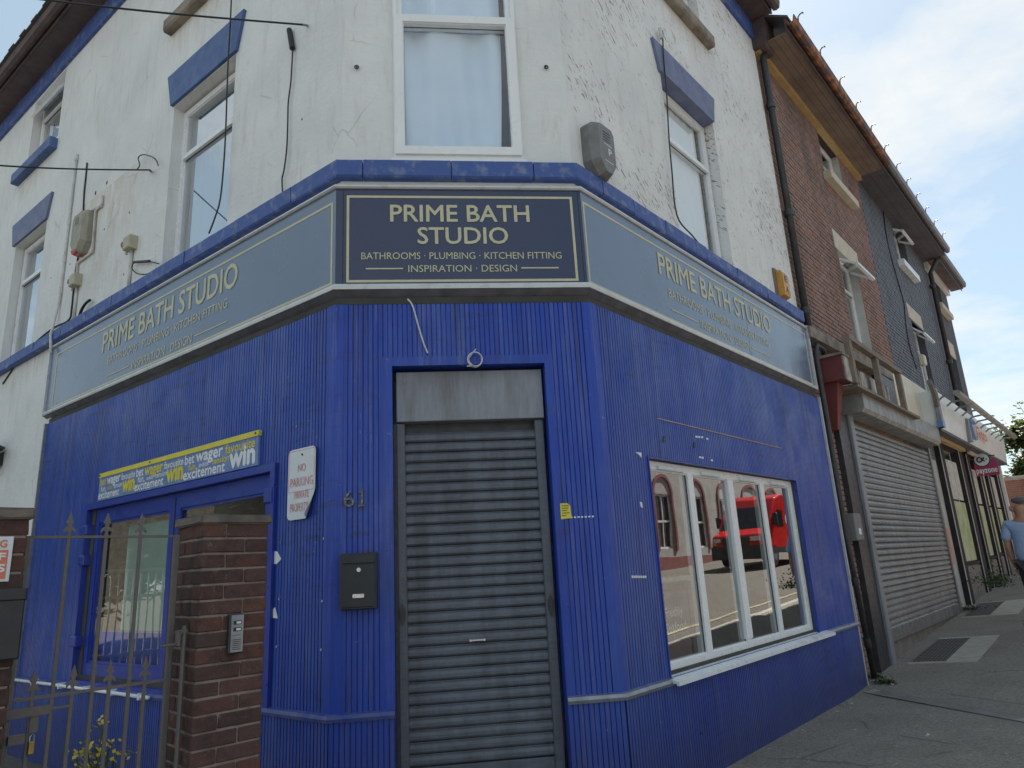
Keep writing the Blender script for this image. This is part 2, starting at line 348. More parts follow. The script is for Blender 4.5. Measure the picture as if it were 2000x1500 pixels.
pm('brown_soffit', (.070, .050, .058), (.12, .085, .08), 4, .7, bump=.5)
pm('slate', (.07, .07, .08), (.11, .10, .10), 4, .8, bump=.5)
pm('maroon', (.16, .032, .035), (.12, .03, .03), 6, .6, bump=.2)
pm('red_paint', (.45, .05, .035), (.32, .04, .03), 5, .6)
pm('yellow', (.72, .62, .05), (.62, .54, .06), 9, .45)
pm('faded_yellow', (.42, .36, .18), (.22, .20, .15), 6, .8, bump=.2)
pm('banner_blue', (.11, .18, .42), (.20, .28, .50), 14, .4, bump=.25, bs=12)
pm('print_white', (.78, .79, .80), (.70, .71, .72), 9, .5, bump=0)
pm('sign_white', (.72, .75, .78), (.62, .65, .68), 6, .45, bump=.05)
pm('faded_red', (.62, .22, .22), (.72, .50, .50), 14, .6, bump=0)
pm('orange_red', (.66, .18, .10), (.60, .22, .15), 9, .5, bump=0)
pm('black_print', (.03, .03, .03), None, 9, .5, bump=0)
pm('alarm_beige', (.36, .34, .28), (.27, .25, .20), 9, .6, bump=.1)
pm('alarm_grey', (.20, .20, .20), (.14, .14, .14), 14, .5, bump=.1)
pm('alarm_red', (.65, .04, .03), None, 5, .35, bump=0)
pm('sounder_cream', (.46, .44, .32), (.38, .36, .27), 9, .55, bump=0)
pm('faded_pink', (.34, .14, .14), (.25, .10, .10), 9, .5, bump=0)
pm('amber', (.62, .32, .05), (.48, .24, .05), 8, .4, bump=0)
pm('magenta', (.36, .035, .13), (.30, .03, .11), 5, .45, bump=0)
pm('plinth', (.22, .20, .18), (.14, .13, .12), 5, .85, bump=.5)
pm('dark_pilaster', (.030, .025, .026), (.045, .035, .035), 5, .8, bump=.2, spec=.2)
pm('green_poster', (.24, .38, .12), (.48, .50, .34), 3, .5, bump=0, lo=.3, hi=.6)
pm('pale_poster', (.60, .62, .55), (.38, .36, .34), 9, .5, bump=0)
pm('window_board', (.46, .52, .47), (.38, .44, .39), 1.5, .8, bump=0)
pm('rail_green', (.16, .19, .16), None, 5, .6, bump=0)
pm('blind', (.86, .88, .86), (.80, .84, .84), 1.2, .8, bump=0, spec=.1)
pm('curtain', (.66, .79, .92), (.62, .75, .89), 3, .85, bump=.0)
pm('interior', (.07, .07, .065), (.045, .045, .04), 2, .9)
pm('room_floor', (.26, .20, .12), (.18, .14, .09), 3, .7)
pm('stem_green', (.06, .10, .03), (.10, .13, .04), 9, .7)
pm('flower_yellow', (.62, .45, .03), (.50, .36, .03), 30, .6, bump=0)
pm('bark', (.10, .075, .055), None, 12, .95, bump=.9)
pm('skin', (.42, .22, .15), (.34, .17, .12), 12, .55, bump=.05)
pm('shirt_blue', (.34, .45, .66), (.29, .40, .61), 7, .85, bump=.35, bs=14, dist=.06)
pm('trousers', (.035, .035, .045), (.025, .025, .03), 7, .85)
pm('cap_grey', (.10, .11, .12), (.07, .08, .085), 30, .9)
pm('van_red', (.55, .015, .015), (.50, .014, .014), 4, .22, bump=0)
pm('glass_dark', (.02, .025, .03), None, 4, .05, bump=0)
pm('opp_white', (.44, .43, .42), (.34, .33, .32), 2, .8, bump=.3)
pm('opp_red', (.26, .09, .085), (.20, .07, .07), 4, .7, bump=.2)
pm('hydrant', (.55, .15, .05), None, 4, .7)
pm('old_metal', (.10, .10, .10), (.42, .42, .42), 60, .4, metal=.5, bump=.2, lo=.52, hi=.68)
pm('brass', (.45, .30, .10), (.25, .15, .07), 20, .4, metal=.7)
pm('litter', (.62, .60, .55), (.22, .17, .11), 60, .8, bump=.1)
pm('wall_hole', (.03, .028, .026), None, 9, .95, bump=0)

def m_brick(name, ramp, rough=.9, bstr=.6, weather=False, sooty=False):
    t = NT(name); p = t.pos()
    oi = t.n('ShaderNodeObjectInfo'); at = t.n('ShaderNodeAttribute'); at.attribute_name = 'rnd'
    s = t.math('FRACT', t.math('ADD', oi.outputs['Random'], at.outputs['Fac']))
    x = t.n('ShaderNodeValToRGB'); e = x.color_ramp.elements
    while len(e) > 1: e.remove(e[-1])
    e[0].position = 0; e[0].color = tuple(ramp[0])+(1,)
    for i, c in enumerate(ramp[1:]): q = e.new((i+1)/(len(ramp)-1)); q.color = tuple(c)+(1,)
    t.L.new(s, x.inputs[0])
    n1 = t.ramp(t.noise(p, 22, 5, .7), .35, .7); c = t.mix(t.math('MULTIPLY', n1, .35), x.outputs[0], tuple(v*.45 for v in ramp[0]))
    n2 = t.ramp(t.noise(p, 1.3, 5, .6), .5, .72); c = t.mix(t.math('MULTIPLY', n2, .5), c, tuple(v*.5 for v in ramp[-1]))
    n3 = t.ramp(t.noise(p, 70, 3, .7), .62, .72); c = t.mix(t.math('MULTIPLY', n3, .25), c, (.45, .38, .32))
    if weather:   # soot streaks and blown brick faces where an old rendering came off
        w1 = t.ramp(t.noise(t.mapv(p, scale=(1, 1, .45), loc=(1.2, 0, 3)), .75, 6, .75), .50, .60)
        c = t.mix(t.math('MULTIPLY', w1, .72), c, t.mix(t.noise(p, 14, 4, .8), (.07, .055, .05), (.24, .18, .15)))
        w2 = t.ramp(t.noise(p, 3.2, 5, .8), .66, .70); c = t.mix(t.math('MULTIPLY', w2, .6), c, (.38, .13, .07))
    if sooty:
        w1 = t.ramp(t.noise(p, 4.5, 6, .75), .46, .62); c = t.mix(t.math('MULTIPLY', w1, .65), c, (.035, .030, .030))
        w2 = t.ramp(t.noise(p, 7, 6, .8), .60, .68); c = t.mix(t.math('MULTIPLY', w2, .45), c, (.30, .26, .23))
    MATS[name] = t.fin(c, rough, t.bump(t.noise(p, 95, 5, .7), bstr, .006), 0, .3)
m_brick('brick_house', [(.30, .195, .170), (.37, .25, .22), (.25, .170, .160), (.33, .225, .20), (.37, .205, .155), (.29, .205, .185)], weather=True)
m_brick('brick_black', [(.12, .135, .165), (.15, .165, .195), (.13, .145, .175)], .6, .4)
m_brick('brick_pier', [(.130, .064, .054), (.16, .078, .064), (.095, .056, .051), (.145, .080, .068), (.078, .054, .052), (.18, .085, .064)], bstr=1.0, sooty=True)
m_brick('brick_yard', [(.16, .075, .055), (.20, .09, .065), (.14, .07, .055)])

def m_asphalt(name, c1, c2):
    t = NT(name); p = t.pos()
    a = t.noise(p, 120, 3, .8); c = t.mix(t.ramp(a, .44, .58), tuple(x*.75 for x in c1), c2)
    c = t.mix(t.math('MULTIPLY', t.ramp(t.noise(p, 30, 5, .85), .48, .60), .65), c, tuple(x*.5 for x in c1))
    vo = t.n('ShaderNodeTexVoronoi', feature='DISTANCE_TO_EDGE'); vo.inputs['Scale'].default_value = .55; t.L.new(t.mix(.10, p, t.noise(p, 4, 5)), vo.inputs['Vector'])
    ck = t.math('MULTIPLY', t.ramp(vo.outputs['Distance'], .002, .010, (1, 1, 1, 1), (0, 0, 0, 1)), t.ramp(t.noise(p, .9, 2), .48, .56)); c = t.mix(t.math('MULTIPLY', ck, .7), c, tuple(x*.3 for x in c1))
    c = t.mix(t.math('MULTIPLY', t.ramp(t.noise(p, 1.4, 6, .65), .4, .7), .5), c, tuple(x*.62 for x in c1))
    sp = t.ramp(t.noise(p, 75, 2, .5), .70, .74); c = t.mix(t.math('MULTIPLY', sp, .45), c, (.34, .32, .28))
    gum = t.ramp(t.noise(p, 11, 1, .3), .76, .78); c = t.mix(t.math('MULTIPLY', gum, .5), c, (.25, .24, .22))
    MATS[name] = t.fin(c, .88, t.bump(a, .8, .008), 0, .35)
m_asphalt('pavement_asphalt', (.25, .225, .190), (.42, .385, .33))
m_asphalt('road_asphalt', (.14, .128, .108), (.21, .19, .16))
def m_leaf(name, cols):
    t = NT(name); at = t.n('ShaderNodeAttribute'); at.attribute_name = 'rnd'
    x = t.n('ShaderNodeValToRGB'); e = x.color_ramp.elements; e[0].color = cols[0]+(1,); e[1].color = cols[-1]+(1,)
    for i, c in enumerate(cols[1:-1]): q = e.new((i+1)/(len(cols)-1)); q.color = c+(1,)
    t.L.new(at.outputs['Fac'], x.inputs[0])
    tr = t.n('ShaderNodeBsdfTranslucent'); t.L.new(x.outputs[0], tr.inputs[0]); t.L.new(x.outputs[0], t.b.inputs['Base Color'])
    t.b.inputs['Roughness'].default_value = .55
    m = t.n('ShaderNodeMixShader'); m.inputs[0].default_value = .35; t.L.new(t.b.outputs[0], m.inputs[1]); t.L.new(tr.outputs[0], m.inputs[2])
    t.L.new(m.outputs[0], t.out.inputs[0]); MATS[name] = t.m
m_leaf('leaf', [(.035, .065, .018), (.06, .10, .025), (.11, .13, .03), (.20, .10, .03)])
m_leaf('leaf_green', [(.03, .06, .02), (.05, .09, .025), (.08, .12, .035)])
def m_glass(name, tint, f0):      # double glazing: Schlick reflectance, the same from both sides
    t = NT(name); ge = t.n('ShaderNodeNewGeometry'); dt = t.n('ShaderNodeVectorMath', operation='DOT_PRODUCT')
    t.L.new(ge.outputs['Normal'], dt.inputs[0]); t.L.new(ge.outputs['Incoming'], dt.inputs[1])
    cs = t.math('ABSOLUTE', dt.outputs['Value']); fac = t.math('ADD', f0, t.math('MULTIPLY', 1-f0, t.math('POWER', t.math('SUBTRACT', 1.0, cs), 5.0)))
    tp = t.n('ShaderNodeBsdfTransparent'); tp.inputs[0].default_value = tint+(1,)
    gl = t.n('ShaderNodeBsdfGlossy'); gl.inputs['Roughness'].default_value = 0.004
    nz_ = t.bump(t.noise(t.pos(), 1.6, 1), .03, .03); t.L.new(nz_, gl.inputs['Normal'])
    m = t.n('ShaderNodeMixShader'); t.L.new(fac, m.inputs[0]); t.L.new(tp.outputs[0], m.inputs[1]); t.L.new(gl.outputs[0], m.inputs[2])
    t.L.new(m.outputs[0], t.out.inputs[0]); MATS[name] = t.m
m_glass('glass', (.95, .98, 1.0), .62)
m_glass('glass_clear', (.98, .99, 1.0), .14)
m_glass('glass_yard', (.90, .95, .92), .20)
m_glass('glass_shop', (.92, .94, .92), .36)
MT = MATS

# ------------------------------------------------------------------ generic builders
def panel(mb, k, u0, u1, z0, z1, vf, vb, ops, m0=False, m1=False):
    """solid wall with real openings (reveals), front at vf, back at vb"""
    us = sorted({u0, u1} | {x for o in ops for x in o[:2] if u0 < x < u1}); zs = sorted({z0, z1} | {x for o in ops for x in o[2:] if z0 < x < z1})
    def un(u, v):
        if u == u0 and m0: return mit(k, v) if k != 'C' else -v*math.tan(AL/2)
        if u == u1 and m1 and k == 'C': return W + v*math.tan(AR/2)
        return u
    solid = lambda a, b: not any(o[0] <= a < o[1] and o[2] <= b < o[3] for o in ops)
    for i in range(len(us)-1):
        for j in range(len(zs)-1):
            a, b, c, d = us[i], us[i+1], zs[j], zs[j+1]
            if not solid((a+b)/2, (c+d)/2): continue
            for v in (vf, vb): mb.quad(k, [(un(a, v), v, c), (un(b, v), v, c), (un(b, v), v, d), (un(a, v), v, d)])
            nb = lambda x, y: solid(x, y) and u0 < x < u1 and z0 < y < z1
            if not nb(a-1e-4, (c+d)/2): mb.quad(k, [(un(a, vf), vf, c), (un(a, vf), vf, d), (un(a, vb), vb, d), (un(a, vb), vb, c)])
            if not nb(b+1e-4, (c+d)/2): mb.quad(k, [(un(b, vf), vf, c), (un(b, vf), vf, d), (un(b, vb), vb, d), (un(b, vb), vb, c)])
            if not nb((a+b)/2, c-1e-4): mb.quad(k, [(un(a, vf), vf, c), (un(b, vf), vf, c), (un(b, vb), vb, c), (un(a, vb), vb, c)])
            if not nb((a+b)/2, d+1e-4): mb.quad(k, [(un(a, vf), vf, d), (un(b, vf), vf, d), (un(b, vb), vb, d), (un(a, vb), vb, d)])
    return mb
def ribbed(k, u0, u1, z0, z1, v, ops, pitch=.0375, zf=None):
    gw, gd = (.0058, .012) if k == 'C' else (.0085, .022)
    mb = MB(); n = max(1, round((u1-u0)/pitch)); p = (u1-u0)/n
    for i in range(n):
        a = u0+i*p; b = a+p-gw; m = a+p-.001; e = a+p; cu = a+p/2
        segs = [(z0 if zf is None else zf(cu), z1)]
        for o in ops:
            if o[0] <= cu <= o[1]:
                ns = []
                for s0, s1 in segs:
                    if o[3] <= s0 or o[2] >= s1: ns.append((s0, s1)); continue
                    if o[2] > s0: ns.append((s0, o[2]))
                    if o[3] < s1: ns.append((o[3], s1))
                segs = ns
        for s0, s1 in segs:
            pr = [(a, v), (b-.002, v), (b, v-.003), (b, v-gd), (m, v-gd), (m, v-.003), (e, v)]
            P = [(x, y, z) for z in (s0, s1) for x, y in pr]
            mb.lv(k, P, [(j, j+1, j+8, j+7) for j in range(6)])
    return mb
def outline(mb, k, u0, u1, z0, z1, t, v0, v1):
    mb.box(k, u0, u1, v0, v1, z0, z0+t); mb.box(k, u0, u1, v0, v1, z1-t, z1)
    mb.box(k, u0, u0+t, v0, v1, z0+t, z1-t); mb.box(k, u1-t, u1, v0, v1, z0+t, z1-t); return mb
def window(par, k, u0, u1, z0, z1, v, mull=(), trans=(), fw=.06, fm='upvc', gm='glass', curtain=None, dep=.07, org=None, tw=.07):
    """frame part with panes (and optional curtain) as sub-parts"""
    mb = outline(MB(), k, u0, u1, z0, z1, fw, v-dep, v)
    outline(mb, k, u0+fw*.55, u1-fw*.55, z0+fw*.55, z1-fw*.55, fw*.62, v-dep*.8, v-.014)
    us = [u0+fw]; zs = [z0+fw]
    for m in mull: mb.box(k, m-tw/2, m+tw/2, v-dep, v+.001, z0+fw, z1-fw)
    for tz in trans: mb.box(k, u0+fw, u1-fw, v-dep, v+.004, tz-tw/2, tz+tw/2); mb.box(k, u0+fw, u1-fw, v-.01, v+.016, tz-tw/2-.004, tz-tw/2+.02)
    f = mk('window', mb, MT[fm], par)
    ub = [u0+fw*.9] + [x for m in mull for x in (m-tw/2, m+tw/2)] + [u1-fw*.9]
    zb = [z0+fw*.9] + [x for m in trans for x in (m-tw/2, m+tw/2)] + [z1-fw*.9]
    for i in range(0, len(ub), 2):
        for j in range(0, len(zb), 2):
            gv = v-.026; g = MB().quad(k, [(ub[i], gv, zb[j]), (ub[i+1], gv, zb[j]), (ub[i+1], gv, zb[j+1]), (ub[i], gv, zb[j+1])])
            mk('pane', g, MT[gm], f)
            r = outline(MB(), k, ub[i]-.003, ub[i+1]+.003, zb[j]-.003, zb[j+1]+.003, .009, v-.0255, v-.020)
            mk('gasket', r, MT['rubber'], f)
    if curtain:
        c0, c1, cm = curtain; mb = MB(); n = 46; P = []
        for i in range(n+1):
            x = c0+(c1-c0)*i/n; w_ = .018*math.sin(i*.9)+.012*math.sin(i*2.3+1)
            for zq in (z0-.1, z0+(z1-z0)*.5, z1+.1): P.append((x + .02*math.sin(zq*2+i*.3), v-(.085 if cm == 'blind' else .12)+w_*(.3 if cm == 'blind' else 1)*(1+.4*math.sin(zq*3)), zq))
        mb.lv(k, P, [(3*i+j, 3*i+3+j, 3*i+4+j, 3*i+1+j) for i in range(n) for j in (0, 1)])
        mk('curtain', mb, MT[cm], f, smooth=True)
    return f
def text_mesh(s, bold=0.0, extrude=0.0):
    c = bpy.data.curves.new('t', 'FONT'); c.body = s; c.size = 1; c.offset = bold; c.extrude = 0; c.resolution_u = 3
    o = bpy.data.objects.new('t', c); col.objects.link(o); dg = bpy.context.evaluated_depsgraph_get()
    me = bpy.data.meshes.new_from_object(o.evaluated_get(dg)); V = [tuple(v.co) for v in me.vertices]; Fs = [tuple(p.vertices) for p in me.polygons]
    bpy.data.objects.remove(o); bpy.data.curves.remove(c); bpy.data.meshes.remove(me); return V, Fs
def text_pts(s, k, ul, ur, zb, zt, v, capref=None):
    V, Fs = text_mesh(s, 0)
    if not V: return [], []
    xs = [p[0] for p in V]; ys = [p[1] for p in V]; x0, x1 = min(xs), max(xs)
    if capref:
        Vc, _ = text_mesh(capref, 0); y0 = min(p[1] for p in Vc); y1 = max(p[1] for p in Vc)
    else: y0, y1 = min(ys), max(ys)
    return [(ul+(ur-ul)*(x-x0)/(x1-x0), v, zb+(zt-zb)*(y-y0)/(y1-y0)) for x, y, _z in V], Fs
def bold_add(mb, k, P, Fs, b):
    offs = [(0, 0)] if b <= 0 else [(b, 0), (-b, 0), (0, b), (0, -b)]
    for i, (du, dz) in enumerate(offs): mb.lv(k, [(u+du, v+.00025*i, z+dz) for u, v, z in P], Fs)
    return mb
def text(mb, s, k, ul, ur, zb, zt, v, bold=.012, capref=None):
    """lettering between ul (left end) and ur (right end); zb..zt = height of the string (or of its capitals)"""
    P, Fs = text_pts(s, k, ul, ur, zb, zt, v, capref)
    return bold_add(mb, k, P, Fs, bold*(zt-zb)) if P else mb
def letters(s, k, ul, ur, zb, zt, v, bold, m, par, capref=None, name='letter'):
    """the same, with every letter an object of its own"""
    P, Fs = text_pts(s, k, ul, ur, zb, zt, v, capref); par_ = list(range(len(P)))
    def fd(a):
        while par_[a] != a: par_[a] = par_[par_[a]]; a = par_[a]
        return a
    for f in Fs:
        for b in f[1:]: par_[fd(f[0])] = fd(b)
    isl = {}
    for q in range(len(P)): isl.setdefault(fd(q), []).append(q)
    grp = []
    for idx in sorted(isl.values(), key=lambda L_: min(P[q][0] for q in L_)):
        a, b = min(P[q][0] for q in idx), max(P[q][0] for q in idx)
        if grp and a < grp[-1][1]-.3*min(b-a, grp[-1][1]-grp[-1][0]): grp[-1][1] = max(b, grp[-1][1]); grp[-1][2] += idx
        else: grp.append([a, b, list(idx)])
    for a, b, idx in grp:
        st_ = set(idx); mp_ = {q: i for i, q in enumerate(idx)}
        mb = bold_add(MB(), k, [P[q] for q in idx], [tuple(mp_[q] for q in f) for f in Fs if f[0] in st_], bold*(zt-zb))
        mk(name, mb, MT[m], par, fix=False)
def flower(): pass
def bricks_rects(u0, u1, z0, z1, ops, bl=.215, bh=.065, j=.01, header=False):
    out_ = []; row = 0; z = z0
    while z+bh <= z1+.01:
        u = u0 - (0 if row % 2 == 0 else (bl+j)/2)
        while u < u1:
            a, b = max(u, u0), min(u+bl, u1)
            if b-a > .04:
                seg = [(a, b)]
                for o in ops:
                    if z+bh*.5 > o[2] and z+bh*.5 < o[3]:
                        ns = []
                        for s0, s1 in seg:
                            if o[1] <= s0 or o[0] >= s1: ns.append((s0, s1)); continue
                            if o[0] > s0: ns.append((s0, o[0]-.004))
                            if o[1] < s1: ns.append((o[1]+.004, s1))
                        seg = ns
                for s0, s1 in seg:
                    if s1-s0 > .03: out_.append((s0, s1, z, z+bh))
            u += bl+j
        z += bh+j; row += 1
    return out_
BM = {}
def brick_mesh(L_, D_, H_, m, seed=0):
    key = (round(L_, 3), round(D_, 3), round(H_, 3), m, seed)
    if key in BM: return BM[key]
    rnd = random.Random(hash(key) & 0xffff); c = .005
    bm = bmesh.new(); bmesh.ops.create_cube(bm, size=1)
    for v in bm.verts: v.co = Vector((v.co.x*L_, v.co.y*D_, v.co.z*H_))
    bmesh.ops.bevel(bm, geom=list(bm.edges), offset=c, segments=1, affect='EDGES')
    for v in bm.verts: v.co += Vector((rnd.uniform(-1, 1), rnd.uniform(-1, 1), rnd.uniform(-1, 1)))*.0022
    me = bpy.data.meshes.new('brick'); bm.to_mesh(me); bm.free(); me.materials.append(MT[m]); BM[key] = me; return me
def put_brick(k, rc, vmid, D_, m, par, name='brick', skew=.0015):
    u0, u1, z0, z1 = rc; me = brick_mesh(round((u1-u0)*100)/100, D_, z1-z0, m, random.randint(0, 2))
    o = bpy.data.objects.new(name, me); col.objects.link(o); o.parent = par
    p = P3(k, (u0+u1)/2, vmid+random.uniform(-skew, skew)*1.5, (z0+z1)/2)-ORG[par.name]; o.location = tuple(p)
    d = F[k][1]; o.rotation_euler = (0, random.uniform(-.004, .004), math.atan2(d[1], d[0])); return o
def cable(name, k, pts, v, rad, m, par=None, **kw):
    P = [OP(k, p[0], p[1], p[2] if len(p) > 2 else v) for p in pts]
    Q = []
    for i in range(len(P)-1):      # catmull-rom smoothing
        p0, p1, p2, p3 = P[max(i-1, 0)], P[i], P[i+1], P[min(i+2, len(P)-1)]
        for s in range(5):
            t = s/5; Q.append(.5*((2*p1)+(-p0+p2)*t+(2*p0-5*p1+4*p2-p3)*t*t+(-p0+3*p1-3*p2+p3)*t**3))
    Q.append(P[-1]); return mk(name, MB().tube(Q, rad, 6), MT[m], par, smooth=True, **kw)

# ================================================================== GROUND
def sheet(name, s0, s1, v0, v1, ds, dv_, m, dz=0.0, label=None, kind='structure', holes=None):
    mb = MB(); ns = max(1, int((s1-s0)/ds)); nv = max(1, int((v1-v0)/dv_)); P = []
    for i in range(ns+1):
        for j in range(nv+1):
            s = s0+(s1-s0)*i/ns; v = v0+(v1-v0)*j/nv; P.append((s, v, gR(s, v)+dz))
    mb.lv('R', P, [(i*(nv+1)+j, (i+1)*(nv+1)+j, (i+1)*(nv+1)+j+1, i*(nv+1)+j+1) for i in range(ns) for j in range(nv)])
    return mk(name, mb, MT[m], kind=kind, org=P3('R', s0, v0, 0), fix=False)
g = MB()
R_ = 700.0
gg = []
ticks = [-R_, -120, -60, -30, -20, -10, -4.8, 0, 4.8, 10, 20, 40, 60, 90, R_]
vt = [-R_, -60, -30, -12, -3, 0, 1, 2, 3, 4, 5.5, 8, 12, 30, 60, R_]
P = [(s, v, -.262 + min(max(0, s-4.8), 120)*.05 + .07*min(max(v, 0), 5.5) - .014) for s in ticks for v in vt]
nv_ = len(vt)
g.lv('R', P, [(i*nv_+j, (i+1)*nv_+j, (i+1)*nv_+j+1, i*nv_+j+1) for i in range(len(ticks)-1) for j in range(nv_-1)])
mk('ground', g, MT['road_asphalt'], kind='structure', org=(0, 0, -.3), fix=False)
sheet('pavement', -20, 24, -.5, 3.1, .8, .6, 'pavement_asphalt', .004)
sheet('road', -20, 110, 3.25, 9.3, 2, 1.2, 'road_asphalt', -.06) if False else None
kb = MB()
for i in range(48):
    s = -20+i*.92
    if s > 24: break
    z = gR(s, 3.1)
    kb.lv('R', [(s+a, v, gR(s+a, v)+dz) for dz in (-.1, .006) for v in (3.1, 3.24) for a in (0, .91)], [(0, 1, 3, 2), (4, 6, 7, 5), (0, 4, 5, 1), (2, 3, 7, 6), (0, 2, 6, 4), (1, 5, 7, 3)])
mk('kerb', kb, MT['concrete'], kind='structure', org=P3('R', 0, 3.1, 0))
# double yellow lines + far pavement
yl = MB()
for off in (3.6,):
    P = []
    for i in range(90): s = -10+i*1.0; P += [(s, off, gR(s, off)-.004), (s, off+.09, gR(s, off+.09)-.004)]
    yl.lv('R', P, [(2*i, 2*i+2, 2*i+3, 2*i+1) for i in range(89)])
mk('road_marking', yl, MT['faded_yellow'], kind='structure', org=P3('R', 0, 3.5, 0), fix=False)

# ================================================================== CORNER SHOP
shop = thing('corner_shop', P3('C', 1.0, -2.0, -.26), 'white rendered corner shop clad in ribbed blue boards with a grey corner shutter', 'building')
WV = -.08
Lops = [(1.78, 3.07, 4.60, 6.76), (6.75, 7.98, 4.60, 6.67), (1.78, 3.07, 8.02, 9.26), (6.75, 7.98, 8.02, 9.26)]
mk('rendered_wall', panel(MB(), 'L', 0.0, 10.5, 3.35, 9.60, WV, -.33, Lops, m0=True), MT['white_render'], shop)
mk('rendered_wall', panel(MB(), 'L', 5.62, 10.5, -.6, 3.35, WV, -.33, []), MT['white_render'], shop)
mk('rendered_wall', panel(MB(), 'C', 0.0, W, 3.40, 9.60, WV, -.33, [(.46, 1.55, 4.735, 7.1)], m0=True, m1=True), MT['white_render'], shop)
Rops = [(1.97, 3.30, 4.60, 6.76), (1.97, 3.36, 8.14, 9.3)]
mk('rendered_wall', panel(MB(), 'R', 0.0, 5.44, 3.40, 9.60, WV, -.33, Rops, m0=True), MT['cracked_render'], shop)
mk('plaster_pilaster', MB().bbox('L', 5.60, 5.88, WV-.01, -.035, -.4, 3.95, .01), MT['white_render'], shop)
# blocker wall behind the cladding (ground floor)
mk('backing_wall', panel(MB(), 'L', 0, 5.62, -.6, 3.5, -.03, -.20, [(.72, 4.0, .6, 2.26)], m0=True), MT['interior'], shop)
mk('backing_wall', panel(MB(), 'R', 0, 5.40, -.6, 3.5, -.03, -.20, [(.67, 4.04, .56, 2.22)], m0=True), MT['interior'], shop)
mk('backing_wall', panel(MB(), 'C', 0, W, -.6, 3.5, -.03, -.20, [(.40, 1.63, -.5, 2.97)], m0=True, m1=True), MT['interior'], shop)
# ribbed cladding
TOPZ = 3.43
dL_ = [(.68, 4.14, .50, 2.30)]; dR_ = [(.66, 4.06, .40, 2.245)]; dC_ = [(.36, 1.66, -.6, 3.0)]
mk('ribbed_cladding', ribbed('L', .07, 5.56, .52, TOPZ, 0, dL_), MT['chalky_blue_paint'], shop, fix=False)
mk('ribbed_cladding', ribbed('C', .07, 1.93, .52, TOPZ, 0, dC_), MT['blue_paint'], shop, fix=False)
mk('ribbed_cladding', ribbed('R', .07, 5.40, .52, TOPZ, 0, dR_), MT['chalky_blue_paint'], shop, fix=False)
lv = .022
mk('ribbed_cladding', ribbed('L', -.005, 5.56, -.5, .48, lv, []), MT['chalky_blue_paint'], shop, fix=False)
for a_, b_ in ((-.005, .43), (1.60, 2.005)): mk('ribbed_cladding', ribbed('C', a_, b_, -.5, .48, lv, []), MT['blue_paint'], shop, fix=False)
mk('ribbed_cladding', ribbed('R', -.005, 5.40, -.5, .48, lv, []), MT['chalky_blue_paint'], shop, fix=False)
for (k, a, m) in (('L', .07, 0), ('C', .07, 'l'), ('R', .07, 0)):
    pr = [(-.03, 0), (.004, 0)]
for side in ('L', 'R'):
    mb = MB(); z0, z1 = .515, TOPZ
    mb.ext(side, [(-.03, z0), (.004, z0), (.004, z1), (-.03, z1)], 0, .07, 'm', False)
    if side == 'L': mb.ext('C', [(-.03, z0), (.004, z0), (.004, z1), (-.03, z1)], 0, .07, 'l', False)
    else: mb.ext('C', [(-.03, z0), (.004, z0), (.004, z1), (-.03, z1)], 1.93, 2, False, 'r')
    mk('corner_trim', mb, MT['blue_paint'], shop)
mk('end_trim', MB().box('R', 5.40, 5.425, -.1, .03, -.5, TOPZ+.01), MT['alu'], shop)
mk('end_trim', MB().box('L', 5.56, 5.59, -.06, .03, -.5, TOPZ), MT['silver_trim'], shop)
# dado rail
def dado(k, u0, u1, m, m0=False, m1=False, nm='dado_rail'):
    mk(nm, MB().ext(k, [(-.01, .475), (.040, .478), (.046, .500), (.034, .522), (-.01, .530)], u0, u1, m0, m1), MT[m], shop)
dado('L', 0, 2.3, 'blue_rail', 'm'); dado('L', 2.3, 5.56, 'blue_rail'); dado('C', 0, .43, 'blue_rail', 'l')
dado('C', 1.60, 2, 'silver_trim', False, 'r'); dado('R', 0, .665, 'silver_trim', 'm'); dado('R', 4.31, 5.42, 'silver_trim')
# door surround
mb = MB(); mb.box('C', .36, .43, -.22, .006, -.45, 3.0); mb.box('C', 1.60, 1.665, -.22, .006, -.45, 3.0); mb.box('C', .43, 1.60, -.22, .006, 2.93, 3.0)
mk('door_surround', mb, MT['blue_paint'], shop)
sh = mk('roller_shutter', MB().bbox('C', .455, 1.585, -.30, -.085, 2.515, 2.905, .004), MT['shutter_box'], shop)
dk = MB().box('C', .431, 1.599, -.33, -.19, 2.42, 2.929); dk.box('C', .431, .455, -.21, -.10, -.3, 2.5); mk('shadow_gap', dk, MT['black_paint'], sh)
SV = -.155
def slat_mesh(k, u0, u1, v, z, p, m, dep=.014):
    pr = [(v, z+.006), (v+dep*.6, z+.012), (v+dep, z+p*.28), (v+dep, z+p*.55), (v+dep*.55, z+p*.80), (v+.002, z+p*.88), (v-.004, z+p*.93), (v-.006, z+p), (v-.02, z+p), (v-.02, z+.006)]
    return MB().ext(k, pr, u0, u1)
def slats(k, u0, u1, v, zb, zt, p, m, par, dep=.014):
    n = int((zt-zb)/p); mb = slat_mesh(k, u0, u1, v, 0, p, m, dep); o0 = mk('slat', mb, MT[m], par); base = v3(*o0.location)
    for i in range(n):
        o = o0 if i == 0 else o0.copy()
        if i: col.objects.link(o); o.parent = par
        o.location = (random.uniform(-.0015, .0015), random.uniform(-.0008, .0008), zb+i*p)
slats('C', .500, 1.525, SV, .125, 2.46, .0771, 'shutter_grey', sh)
mk('bottom_rail', MB().bbox('C', .50, 1.525, SV-.02, SV+.012, .02, .124, .006), MT['shutter_grey'], sh)
mk('bottom_rail', MB().box('C', .50, 1.525, SV-.03, SV+.018, -.02, .02), MT['black_paint'], sh)
